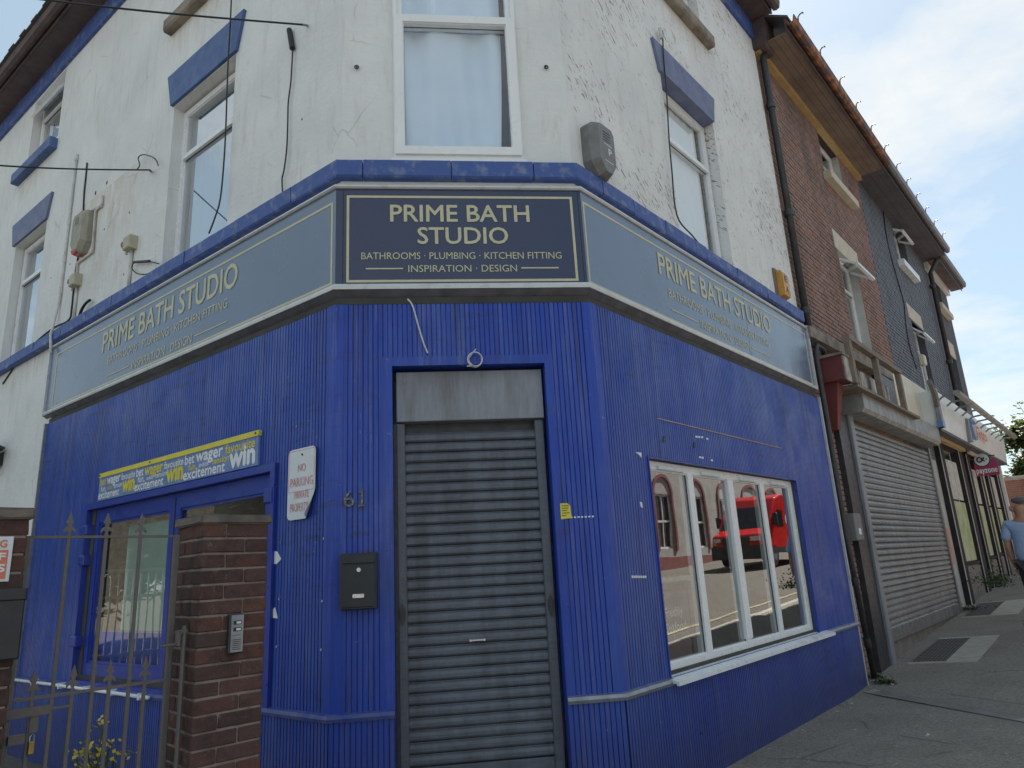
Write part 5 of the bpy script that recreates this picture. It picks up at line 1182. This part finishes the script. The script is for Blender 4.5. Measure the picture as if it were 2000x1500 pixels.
mk('shutter_plinth', MB().box('R', 6.86, 12.3, -.3, -.055, -.3, .12), MT['plinth'], h1)
eb = thing('meter_box', P3('R', 5.9, .05, 1.5), 'small grey electric box with stickers beside the wide shutter', 'meter box')
mk('box_body', MB().bbox('R', 5.80, 6.12, -.09, .09, 1.52, 1.88, .01), MT['alarm_grey'], eb); mk('sticker', MB().box('R', 5.92, 6.02, .09, .092, 1.60, 1.68), MT['print_white'], eb)
# cream board + projecting white fascia wing
sf = thing('convenience_shop', P3('R', 17, -2, .3), 'single storey shopfront with a white fascia and dark pilasters at the far end', 'shop')
mk('cream_fascia', MB().box('R', 9.93, 12.9, .03, .06, 3.88, 4.68), MT['cream_board'], sf)
mk('fascia_box', MB().lv('R', [(u, v, z) for u in (11.95, 21.9) for v, z in ((-.1, 3.80), (.30, 3.74), (.36, 4.50), (-.1, 4.50))], [(0, 1, 2, 3), (4, 5, 6, 7), (0, 1, 5, 4), (1, 2, 6, 5), (2, 3, 7, 6), (3, 0, 4, 7)]), MT['white_board'], sf)
mk('fascia_corner', MB().box('R', 11.90, 12.10, .30, .385, 3.72, 4.54), MT['shutter_box'], sf); mk('fascia_corner', MB().box('R', 11.89, 12.11, .29, .395, 3.72, 3.86), MT['banner_blue'], sf)
mk('fascia_post', MB().box('R', 15.2, 15.4, .30, .39, 3.74, 4.3), MT['shutter_box'], sf)
lg = MB(); 
pts = [P3('R', 15.95+.33*math.cos(a), .375, 4.12+.24*math.sin(a)) for a in np.linspace(.8, 5.5, 14)]; lg.tube(pts, .045, 5); mk('logo_ring', lg, MT['banner_blue'], sf)
letters('Gots', 'R', 16.3, 17.9, 3.98, 4.26, .385, .04, 'orange_red', sf)
lf = thing('light_trough', P3('R', 16.4, .5, 4.3), 'long light trough on arms projecting over the white fascia', 'sign light')
mk('trough', MB().ext('R', [(.66, 4.36), (.70, 4.31), (.78, 4.33), (.80, 4.39), (.76, 4.42), (.68, 4.42)], 11.95, 20.9), MT['galvanised_box'], lf)
for i in range(11):
    u = 12.15+i*.86; mk('arm', MB().tube([P3('R', u, .36, 4.30), P3('R', u, .45, 4.37), P3('R', u, .70, 4.39)], .022, 6), MT['galvanised_box'], lf)
mk('arm', MB().tube([P3('R', 11.2, .42, 4.55), P3('R', 11.6, .40, 4.35), P3('R', 11.95, .34, 4.15)], .05, 6), MT['alarm_grey'], lf)
mk('strip_light', MB().box('R', 12.6, 15.9, .02, .12, 3.60, 3.68), MT['yellow_wood'], sf); mk('strip_light', MB().box('R', 16.6, 21.2, .05, .12, 3.62, 3.68), MT['cream_board'], sf)
mk('soffit', MB().box('R', 12.16, 21.9, -.35, .30, 3.68, 3.735), MT['dark_soffit'], sf)
mk('shop_wall', MB().box('R', 12.17, 21.9, -1.6, -1.5, -.2, 3.8), MT['interior'], sf)
mk('wing_roof', MB().box('R', 17.0, 21.9, -5, -.12, 4.30, 4.44), MT['slate'], sf)
mk('jamb_panel', MB().box('R', 12.17, 13.25, -.14, -.10, .0, 3.5), MT['grey_reveal'], sf)
mk('jamb_panel', MB().box('R', 12.55, 12.95, -.10, -.09, 1.0, 1.75), MT['orange_red'], sf)
mk('poster', MB().box('R', 12.50, 12.75, -.095, -.085, .95, 1.85), MT['yellow'], sf)
for i in range(8): mk('notice', MB().box('R', 12.35, 12.75, -.10, -.09, 2.0+i*.17, 2.09+i*.17), MT['pale_poster'], sf)
for a, b in ((13.25, 13.62), (15.55, 16.05), (16.55, 16.9), (18.2, 18.6), (19.6, 20.0), (21.5, 21.9)):
    mk('pilaster', MB().bbox('R', a, b, -.25, .02, 0.0, 3.7, .01), MT['dark_pilaster'], sf); mk('pilaster_edge', MB().box('R', a-.010, a, .008, .026, 0, 3.6), MT['alu'], sf)
def shopwin(a, b, zs):
    f = mk('shop_window', outline(MB(), 'R', a, b, zs, 3.62, .06, -.12, -.02), MT['dark_pilaster'], sf)
    mk('pane', MB().quad('R', [(a, -.08, zs), (b, -.08, zs), (b, -.08, 3.6), (a, -.08, 3.6)]), MT['glass'], f)
    mk('vinyl', MB().box('R', a+.08, b-.08, -.07, -.06, zs+.08, 2.35), MT['green_poster'], f)
    n_ = 3
    for i in range(n_): w2 = (b-a-.2)/n_; mk('poster', MB().box('R', a+.1+i*w2, a+.1+i*w2+w2-.04, -.07, -.06, 2.40, 3.3), MT['pale_poster'], f)
    mk('stall_riser', MB().bbox('R', a, b, -.25, -.03, -.1, zs, .04), MT['plinth'], sf)
shopwin(13.62, 15.55, .95); shopwin(16.9, 18.2, 1.0); shopwin(18.6, 19.6, 1.05); shopwin(20.0, 21.5, 1.1)
mk('red_door', MB().box('R', 16.05, 16.55, -.4, -.35, .2, 3.6), MT['dark_pilaster'], sf)
mk('wing_end_wall', MB().box('R', 21.9, 22.1, -6, .1, 0, 4.4), MT['white_board'], sf)
pz = thing('projecting_sign', P3('R', 17.6, .3, 3.1), 'magenta projecting payment sign with a round white emblem below the white fascia', 'sign')
o_, d_, n_ = F['R']; F['Z'] = (P3('R', 17.6, 0, 0), n_, -d_)    # sign faces down the street
mk('sign_board', MB().bbox('Z', .0, .52, -.05, .0, 3.10, 3.50, .004), MT['magenta'], pz)
mk('emblem_disc', MB().disc('Z', .20, -.055, .012, 3.52, .19, 24), MT['black_print'], pz); mk('emblem_face', MB().disc('Z', .20, .012, .018, 3.52, .165, 24), MT['sign_white'], pz)
em = MB(); pts = [P3('Z', .15+.055*math.cos(a), .024, 3.52+.06*math.sin(a)) for a in np.linspace(0, 2*PI, 14)]; em.tube(pts, .017, 6)
em.tube([P3('Z', .20, .024, 3.56), P3('Z', .26, .024, 3.47)], .017, 6); em.tube([P3('Z', .20, .024, 3.48), P3('Z', .26, .024, 3.57)], .017, 6); em.disc('Z', .305, .018, .026, 3.52, .017, 10); mk('emblem_mark', em, MT['black_print'], pz)
letters('payzone', 'Z', .03, .49, 3.17, 3.27, .004, .04, 'print_white', pz, 'a')
mk('bracket', MB().tube([P3('R', 17.62, -.1, 3.6), P3('R', 17.62, .5, 3.6)], .015, 6), MT['black_paint'], pz)

# ------------------------------------------------------------------ cellar gratings, channel drain, litter, weeds
def gpt(s, v, dz): return (s, v, gR(s, v)+dz)
def slab(mb, s0, s1, v0, v1, dz, t=.02):
    P = [gpt(s, v, dz-t) for v in (v0, v1) for s in (s0, s1)]+[gpt(s, v, dz) for v in (v0, v1) for s in (s0, s1)]
    return mb.lv('R', P, [(0, 1, 3, 2), (4, 6, 7, 5), (0, 4, 5, 1), (2, 3, 7, 6), (0, 2, 6, 4), (1, 5, 7, 3)])
def grating(s0, s1, v0, vg, v1, label):
    root = thing('cellar_grating', P3('R', (s0+s1)/2, (v0+v1)/2, gR(s0, v0)), label, 'grating', 'cellar gratings in the pavement')
    mb = MB(); slab(mb, s0, s1, vg+.01, v1, .016); mk('stone_slab', mb, MT['concrete'], root)
    for a_, b_ in ((s0, s0+.12), (s1-.12, s1)): mk('stone_kerb', slab(MB(), a_, b_, v0, vg, .014), MT['concrete'], root)
    mb = MB(); slab(mb, s0+.12, s1-.12, v0, vg, .007, .004); mk('pit', mb, MT['rubber'], root)
    mb = MB(); n1 = 16; n2 = 9
    for i in range(n1): s = s0+.14+(s1-s0-.28)*i/(n1-1); slab(mb, s-.014, s+.014, v0, vg, .014, .01)
    for j in range(n2): v = v0+.02+(vg-v0-.04)*j/(n2-1); slab(mb, s0+.12, s1-.12, v-.008, v+.008, .0125, .01)
    mk('iron_bars', mb, MT['gate_metal'], root)
grating(6.75, 8.95, .18, .62, 1.0, 'cellar grating with pale stone slabs in front of the wide shutter')
grating(11.3, 13.6, .12, .55, 1.0, 'farther cellar grating in front of the convenience shop')
# channel drain across the pavement from the shop corner
dr = thing('channel_drain', P3('R', 5.45, 1.2, gR(5.4, 1)), 'ribbed channel drain crossing the pavement from the corner of the blue shop', 'drain')
dA = CAM+ray(1700, 1347)*1; 
def gpx(x, y):
    r = ray(x, y); z = -.2
    for _ in range(8): t = (z-CAM[2])/r[2]; p = CAM+t*r; z = gz(p[0], p[1])
    return p
pa, pb_ = gpx(1698, 1350), gpx(2030, 1412); dd = (pb_-pa); dd[2] = 0; Ld = np.linalg.norm(dd); dd /= Ld; nn = v3(-dd[1], dd[0], 0)
sa = sv(*pa[:2]); sb2 = sv(*pb_[:2])
mb = MB()
for j in range(5):
    off = (j-2)*.032
    for i in range(16):
        q0 = pa+dd*Ld*1.3*i/16+nn*(off-.009); q1 = pa+dd*Ld*1.3*(i+1)/16+nn*(off-.009); P = []
        for q in (q0, q1, q1+nn*.018, q0+nn*.018): P.append((q[0], q[1], gz(q[0], q[1])+.010))
        mb.add(P+[(a_, b_, c_-.01) for a_, b_, c_ in P], [(0, 1, 2, 3), (0, 1, 5, 4), (2, 3, 7, 6)])
mk('drain_rib', mb, MT['concrete'], dr)
mb = MB(); P = []
for q in (pa-nn*.09, pa+dd*Ld*1.3-nn*.09, pa+dd*Ld*1.3+nn*.09, pa+nn*.09): P.append((q[0], q[1], gz(q[0], q[1])+.0065))
mb.add(P, [(0, 1, 2, 3)]); mk('drain_bed', mb, MT['plinth'], dr, fix=False)
def leafpatch(pts, n_, spread, size, m, hh=.08):
    mb = MB(); rs = np.random.RandomState(5)
    for x, y in pts:
        c0 = gpx(x, y)
        for i in range(n_):
            c = c0+rs.normal(0, spread, 3)*v3(1, 1, 0)+v3(0, 0, abs(rs.normal(0, hh))); a_ = rs.uniform(0, 6.3); t_ = rs.uniform(.2, 1)
            e = v3(math.cos(a_), math.sin(a_), t_)*size*rs.uniform(.5, 1.3); f_ = v3(-math.sin(a_), math.cos(a_), 0)*size*.3
            mb.add([c, c+e*.5+f_, c+e, c+e*.5-f_], [(0, 1, 2, 3)], r=float(rs.uniform(0, .7)))
    return mb
mk('weeds', leafpatch([(1700, 1310), (1712, 1325), (1722, 1335), (1735, 1336)], 110, .05, .035, 'leaf_green', .02), MT['leaf_green'], label='low green weeds growing at the wall foot beside the blue shop', cat='weeds', kind='stuff', fix=False)
mk('weeds', leafpatch([(1943, 1142), (1950, 1148)], 300, .11, .045, 'leaf_green', .10), MT['leaf_green'], label='weeds at the foot of the far dark pilaster', cat='weeds', kind='stuff', fix=False)
mk('weeds', leafpatch([(1885, 1192), (1895, 1193)], 60, .12, .06, 'leaf_green', .04), MT['leaf_green'], label='small weeds at the right end of the wide shutter', cat='weeds', kind='stuff', fix=False)
rs = random.Random(3)
lt = MB()
for x, y, s_q in [(1722, 1302, .05), (1728, 1306, .04), (1715, 1303, .03), (1742, 1338, .035), (1670, 1427, .022), (1730, 1355, .018), (1725, 1320, .02), (1757, 1301, .02), (1812, 1437, .03), (1765, 1430, .02), (1671, 1300+127, .02)]+[(1500+rs.uniform(0, 190), 0, rs.uniform(.006, .018)) for _ in range(34)]+[(rs.uniform(1560, 2000), rs.uniform(1360, 1500), rs.uniform(.004, .010)) for _ in range(60)]:
    if y == 0: y = 1455-(x-1500)*.59+abs(rs.gauss(0, 9))+4
    c = gpx(x, y)+v3(0, 0, .006); a_ = rs.uniform(0, 6); e = v3(math.cos(a_), math.sin(a_), .1)*s_q; f_ = v3(-math.sin(a_), math.cos(a_), .2)*s_q*rs.uniform(.3, .8)
    lt.add([c-e-f_, c+e-f_*.6, c+e*.8+f_, c-e+f_*.7, c+v3(0, 0, s_q*.5)], [(0, 1, 4), (1, 2, 4), (2, 3, 4), (3, 0, 4)])
mk('litter', lt, MT['litter'], label='scraps of pale litter and grit along the wall foot', cat='litter', kind='stuff', fix=False)

# ------------------------------------------------------------------ far end: brick yard wall, sign, tree
F['Y'] = (P3('R', 26.0, -3.0, 0), n_, -d_)      # u runs outwards from the terrace line, faces the camera
yw = thing('yard_wall', P3('Y', 4, 0, .6), 'red brick yard wall beyond the end of the terrace', 'wall')
mk('wall_core', MB().box('Y', -4, 9.0, -.3, -.012, .4, 3.55), MT['mortar'], yw); mb = MB()
for r in bricks_rects(-4, 9.0, .5, 3.5, [], .215, .065): mb.box('Y', r[0], r[1], -.012, random.uniform(.0, .006), r[2], r[3], random.random()+.001)
mk('brickwork', mb, MT['brick_yard'], yw, kind='stuff', fix=False)
mk('coping', MB().box('Y', -4, 9.0, -.35, .05, 3.55, 3.63), MT['dirty_stone'], yw)
su = U('Y', 1956, 988, .03); stn = thing('street_sign', P3('Y', su[0], 0, su[1]-.1), 'small white street name plate on the brick yard wall', 'sign')
mk('sign_plate', MB().bbox('Y', su[0]-.55, su[0]+.25, .01, .03, su[1]-.11, su[1]+.11, .005), MT['sign_white'], stn); letters('ET', 'Y', su[0]-.05, su[0]+.2, su[1]-.07, su[1]+.07, .032, .03, 'black_print', stn)
def tree(loc, h_, rad, n_, label, leaf='leaf', size=.16, trunk=True, seed=1, shoots=0, cz=.62):
    rs = np.random.RandomState(seed); root = thing('tree', loc, label, 'tree'); L0 = v3(*loc)
    tb = MB(); top = L0+v3(0, 0, h_*.6); tb.tube([L0, L0+v3(.05, .02, h_*.3), top], [.16, .12, .07], 8)
    cl = []
    for i in range(26):
        d_ = rs.normal(0, 1, 3); d_ /= np.linalg.norm(d_); c = L0+v3(0, 0, h_*cz)+d_*v3(rad, rad, h_*.34)*rs.uniform(.35, .95); cl.append(c)
        if i < 9: tb.tube([L0+v3(0, 0, h_*rs.uniform(.25, .5)), (L0+v3(0, 0, h_*.5)+c)/2+v3(0, 0, .1), c], [.06, .04, .015], 5)
    mk('trunk', tb, MT['bark'], root, smooth=True)
    mb = MB()
    for i in range(n_):
        c = cl[rs.randint(len(cl))]; p = c+rs.normal(0, .30, 3)*v3(rad*.45, rad*.45, rad*.4)
        if p[2] < L0[2]+.3: continue
        a_ = rs.uniform(0, 6.3); t_ = rs.uniform(-.6, .9); s_q = size*rs.uniform(.5, 1.2); e = v3(math.cos(a_), math.sin(a_), t_)*s_q; f_ = v3(-math.sin(a_), math.cos(a_), rs.uniform(-.4, .4))*s_q*.38
        mb.add([p-e*.5, p+f_, p+e*.5, p-f_], [(0, 1, 2, 3)], r=float(min(max(rs.beta(2, 3.2)+(.3 if rs.rand() < .06 else 0), .001), 1)))
    for k_ in range(shoots):
        b0 = L0+v3(rs.uniform(-rad, rad), rs.uniform(-rad, rad), h_*.85); tip = b0+v3(rs.uniform(-.5, .5), rs.uniform(-.5, .5), rs.uniform(.7, 1.6)); tb2 = MB().tube([b0, (b0+tip)/2+v3(.05, 0, 0), tip], [.02, .014, .006], 4)
        mb.v  # shoots carry small leaves
        for i in range(26):
            p = b0+(tip-b0)*rs.uniform(0, 1)+rs.normal(0, .06, 3); a_ = rs.uniform(0, 6.3); e = v3(math.cos(a_), math.sin(a_), .4)*size*.8; f_ = v3(-e[1], e[0], 0)*.4; mb.add([p, p+e*.5+f_, p+e, p+e*.5-f_], [(0, 1, 2, 3)], r=float(rs.uniform(.2, .7)))
        mk('shoot', tb2, MT['stem_green'], root)
    mk('crown', mb, MT[leaf], root, fix=False)
tl = P3('R', 27.8, .9, 1.1); tree(tl, 4.3, 1.9, 20000, 'bushy tree with autumn tinted leaves rising over the brick yard wall', size=.20, shoots=9, cz=.66)
tl = P3('R', 29.5, 5.0, 1.1); tree(tl, 4.6, 2.4, 9000, 'second bushy tree behind the yard wall near the right edge', size=.20, seed=4, cz=.66)

# ------------------------------------------------------------------ other side of the street (seen mirrored in the shop glass)
ob = thing('opposite_house', P3('R', 25, 14, .9), 'white painted building with red arched windows across the street', 'building')
OV = 12.2; F['O'] = (P3('R', 0, OV, 0), F['R'][1], -F['R'][2])
arcs = [10+i*3.1 for i in range(14)]
mk('wall', panel(MB(), 'O', 4, 56, 0.0, 8.2, 0, -.4, [(a, a+1.5, 1.9, 4.2) for a in arcs]), MT['opp_white'], ob)
mk('plinth_band', MB().box('O', 3.98, 56.02, -.4, .04, 0.0, 1.55), MT['opp_red'], ob)
for i, a in enumerate(arcs):
    f = MB(); f.box('O', a-.14, a, -.1, .06, 1.8, 4.2); f.box('O', a+1.5, a+1.64, -.1, .06, 1.8, 4.2)
    n3 = 12; P = []
    for q in range(n3+1):
        t_ = PI*q/n3
        for r_ in (.75, .90):
            for v in (0.0, .07): P.append((a+.75+r_*math.cos(t_), v, 4.2+r_*math.sin(t_)))
    f.lv('O', P, [(4*q+x, 4*q+y, 4*q+4+y, 4*q+4+x) for q in range(n3) for x, y in ((0, 1), (1, 3), (3, 2), (2, 0))])
    fo = mk('arched_window', f, MT['opp_red'], ob); mk('pane', MB().box('O', a, a+1.5, -.2, -.15, 1.9, 4.2), MT['glass_dark'], fo)
    fb_ = outline(MB(), 'O', a, a+1.5, 1.9, 4.2, .08, -.14, -.08); fb_.box('O', a, a+1.5, -.14, -.08, 3.0, 3.08); fb_.box('O', a+.72, a+.78, -.14, -.08, 1.9, 4.2); mk('glazing_bar', fb_, MT['white_board'], fo)
mk('roof', MB().ext('O', [(.4, 8.2), (.4, 8.35), (-5, 11.5), (-5, 8.2)], 3.8, 56.2), MT['slate'], ob)
mk('end_wall', MB().box('O', 3.98, 4.2, -9, -.41, 0, 8.2), MT['opp_white'], ob)
aw = thing('orange_awning', P3('O', 17.5, .4, 3.9), 'orange shop awning on the white building across the street', 'awning')
mk('awning_cloth', MB().ext('O', [(.0, 4.3), (.9, 3.8), (.9, 3.65), (0.0, 4.1)], 16.4, 19.2), MT['hydrant'], aw)
mk('awning_arm', MB().tube([P3('O', 16.5, .02, 3.4), P3('O', 16.5, .85, 3.78)], .02, 6), MT['black_paint'], aw)
# red delivery van
vs, vv = 20.6, 7.0
vn = thing('delivery_van', P3('R', vs+3, vv+1, gR(vs+2, 7)), 'red high roof delivery van driving along the street', 'van')
zg_ = gR(vs+2.5, 7)-.0
F['V'] = (P3('R', vs, vv, zg_), F['R'][1], -F['R'][2])      # u back along the van, v towards our pavement (0 .. -2), z from road
def vbox(u0, u1, v0, v1, z0, z1): return (u0, u1, v0, v1, z0+zg_, z1+zg_)
def vprof(prof, v0, v1, inset=0.0):
    n_v = len(prof); P = [(u, v0, z) for u, z in prof]+[(u, v1, z) for u, z in prof]
    return MB().lv('V', P, [tuple(range(n_v)), tuple(range(2*n_v-1, n_v-1, -1))]+[(i, (i+1) % n_v, n_v+(i+1) % n_v, n_v+i) for i in range(n_v)])
prof = [(.05, .45), (.0, .75), (.10, 1.12), (.75, 1.32), (1.45, 2.15), (1.75, 2.48), (2.3, 2.62), (5.75, 2.62), (5.95, 2.45), (6.0, .45)]
bm = vprof(prof, -2.0, 0); bo = mk('body', bm, MT['van_red'], vn)
bv = bo.modifiers.new('bevel', 'BEVEL'); bv.width = .09; bv.segments = 3; bv.limit_method = 'ANGLE'
mk('windscreen', MB().lv('V', [(.80, -1.85, 1.36), (.80, -.15, 1.36), (1.44, -.22, 2.12), (1.44, -1.78, 2.12), (.76, -1.85, 1.36), (.76, -.15, 1.36), (1.40, -.22, 2.14), (1.40, -1.78, 2.14)], [(0, 1, 2, 3), (4, 5, 6, 7), (0, 1, 5, 4), (1, 2, 6, 5), (2, 3, 7, 6), (3, 0, 4, 7)]), MT['glass_dark'], vn)
mk('side_window', MB().poly('V', [(1.25, 1.38), (2.25, 1.38), (2.25, 2.0), (1.72, 2.0)], -.01, .012), MT['glass_dark'], vn)
mk('bumper', MB().bbox('V', -.06, .35, -1.98, -.02, .25, .72, .05), MT['black_paint'], vn); mk('grille', MB().box('V', -.03, .05, -1.5, -.5, .74, 1.02), MT['black_paint'], vn)
for v in (-1.90, -.42): mk('headlight', MB().box('V', -.02, .16, v, v+.30, .88, 1.04), MT['chrome'], vn)
mk('indicator', MB().box('V', -.03, .0, -1.95, -1.78, .78, .86), MT['amber'], vn)
mk('sill_trim', MB().box('V', .4, 5.95, -.02, .02, .42, .62), MT['black_paint'], vn)
for u in (.95, 4.85):
    for v in (-1.98, -.25):
        wl = mk('wheel', MB().disc('V', u, v, v+.25, .36, .36, 22), MT['rubber'], vn); mk('rim', MB().disc('V', u, v+.25, v+.265, .36, .2, 14), MT['silver_trim'], wl)
for v in (-2.2, .02): mk('mirror', MB().bbox('V', 1.1, 1.25, v, v+.18, 1.45, 1.85, .02), MT['black_paint'], vn)
letters('HomeS', 'V', 2.5, 4.4, zg_*0+1.5, 1.82, .008, .03, 'print_white', vn)
mk('emblem', MB().disc('V', 2.9, .0, .01, 2.15, .17, 16), MT['print_white'], vn)
for ch in vn.children_recursive:
    pass
# shift local z of van parts: frame V already carries the road height
# trees and railings opposite the yard window (mirrored in the left glass)
for i, (u, v, h_, r_) in enumerate([(15.0, 3.2, 6.5, 3.2), (19.5, 6.0, 8.0, 3.6), (15.5, 9.5, 7.5, 3.2)]):
    p = P3('L', u, v, 0); p[2] = gz(p[0], p[1])-.02; lab = ['low spreading yard tree reflected in the blue framed window', 'tall yard tree behind the low spreading one', 'yard tree standing apart towards the street'][i]
    tree(p, h_, r_, 12000, lab, 'leaf_green', .38, seed=10+i, cz=.52)
rl = thing('railing_fence', P3('L', 10.6, 3, -.25), 'grey green metal railing across the yard, reflected in the blue framed window', 'fence')
for z in (.2, 1.25, 1.75): mk('rail', MB().box('L', 10.58, 10.62, -.02+.3, 6.5, z, z+.05), MT['rail_green'], rl)
for i in range(44): mk('baluster', MB().box('L', 10.585, 10.615, .3+i*.145-.015, .3+i*.145+.015, -.2, 1.78), MT['rail_green'], rl)

# ------------------------------------------------------------------ man in cap, seen from behind
def skin(name, verts, edges, rad, m, par, root_i=0, sub=2):
    me = bpy.data.meshes.new(name); me.from_pydata([tuple(v) for v in verts], edges, []); o = bpy.data.objects.new(name, me); col.objects.link(o)
    md = o.modifiers.new('s', 'SKIN'); sl_ = me.skin_vertices[0].data
    for i, r in enumerate(rad): sl_[i].radius = (r if isinstance(r, tuple) else (r, r)); sl_[i].use_root = (i == root_i)
    md.use_smooth_shade = True; ss = o.modifiers.new('u', 'SUBSURF'); ss.levels = sub; ss.render_levels = sub
    dg = bpy.context.evaluated_depsgraph_get(); nm = bpy.data.meshes.new_from_object(o.evaluated_get(dg)); bpy.data.objects.remove(o)
    nm.materials.append(m); 
    for p in nm.polygons: p.use_smooth = True; p.material_index = 0
    while len(nm.materials) > 1: nm.materials.pop(index=0)
    q = bpy.data.objects.new(name, nm); col.objects.link(q); q.parent = par; return q
r = ray(1986, 975); ppos = CAM+r*13.6/math.hypot(r[0], r[1]); gzp = gz(ppos[0], ppos[1])
mn = thing('person', (ppos[0], ppos[1], gzp), 'man in a pale blue short sleeved shirt and dark flat cap walking away', 'person')
fw_ = math.atan2(F['R'][1][1], F['R'][1][0])-.12
mn.rotation_euler = (0, 0, fw_-PI/2)      # local +Y = walking direction
S = 1.97/1.75
def sc3(L_): return [(x*S, y*S, z*S) for x, y, z in L_]
bv_ = sc3([(0, 0, .95), (0, .01, 1.10), (0, .02, 1.28), (0, .01, 1.42), (0, .0, 1.50), (0, .02, 1.58), (0, .03, 1.68),
       (-.18, .0, 1.41), (-.23, -.02, 1.14), (-.21, .03, .90), (-.20, .06, .83), (.18, 0, 1.41), (.23, -.04, 1.14), (.22, -.08, .90), (.21, -.08, .83),
       (-.09, 0, .90), (-.10, .10, .50), (-.10, .02, .10), (-.10, .14, .04), (.09, 0, .90), (.10, -.06, .50), (.10, -.24, .14), (.10, -.14, .04)])
be = [(0, 1), (1, 2), (2, 3), (3, 4), (4, 5), (5, 6), (3, 7), (7, 8), (8, 9), (9, 10), (3, 11), (11, 12), (12, 13), (13, 14), (0, 15), (15, 16), (16, 17), (17, 18), (0, 19), (19, 20), (20, 21), (21, 22)]
br = [(.15, .11), (.14, .10), (.15, .11), (.13, .09), (.055, .055), (.085, .095), (.080, .095), .055, .042, .032, .028, .055, .042, .032, .028, .085, .055, .042, .045, .085, .055, .042, .045]
skin('body', bv_, be, [tuple(x*S for x in r_) if isinstance(r_, tuple) else r_*S for r_ in br], MT['skin'], mn)
skin('shirt', sc3([(0, 0, .86), (0, .0, 1.05), (0, .01, 1.28), (0, .0, 1.44), (-.17, .0, 1.42), (-.24, -.02, 1.18), (.17, 0, 1.42), (.24, -.04, 1.18)]), [(0, 1), (1, 2), (2, 3), (3, 4), (4, 5), (3, 6), (6, 7)],
     [(.21, .165), (.205, .155), (.19, .14), (.12, .10), .085, .085, .085, .085], MT['shirt_blue'], mn)
skin('trousers', sc3([(0, 0, .92), (-.09, 0, .86), (-.10, .10, .50), (-.10, .02, .10), (.09, 0, .86), (.10, -.06, .50), (.10, -.24, .14)]), [(0, 1), (1, 2), (2, 3), (0, 4), (4, 5), (5, 6)],
     [(.16, .13), .105, .08, .07, .105, .08, .07], MT['trousers'], mn)
cp = skin('flat_cap', sc3([(0, -.05, 1.715), (0, .03, 1.745), (0, .11, 1.715), (0, .17, 1.69)]), [(0, 1), (1, 2), (2, 3)], [(.085, .045), (.105, .055), (.095, .035), (.07, .012)], MT['cap_grey'], mn)
hm = MB()
for sx, hx, hy in ((-1, -.20, .06), (1, .21, -.08)):
    for f, (dx, dy, ln) in enumerate(((-.02, .025, .075), (-.02, .008, .085), (-.02, -.010, .08), (-.018, -.026, .065), (.012, .035, .055))):
        b = v3(hx, hy+dy, .80)*S
        hm.tube([tuple(b), tuple(b+v3(-sx*.004, .006, -ln*.5)), tuple(b+v3(-sx*.018, .014, -ln))], [.011, .010, .007], 6)
me = bpy.data.meshes.new('fingers'); me.from_pydata(hm.v, [], hm.f); me.materials.append(MT['skin']); o = bpy.data.objects.new('fingers', me); col.objects.link(o); o.parent = mn
er = MB()
for sx in (-1, 1): er.tube([(sx*.085*S, .01*S, 1.58*S), (sx*.10*S, -.005*S, 1.61*S), (sx*.10*S, .0, 1.65*S), (sx*.086*S, .02*S, 1.655*S)], [.012, .017, .017, .010], 6)
me = bpy.data.meshes.new('ears'); me.from_pydata(er.v, [], er.f); me.materials.append(MT['skin']); o = bpy.data.objects.new('ear', me); col.objects.link(o); o.parent = mn
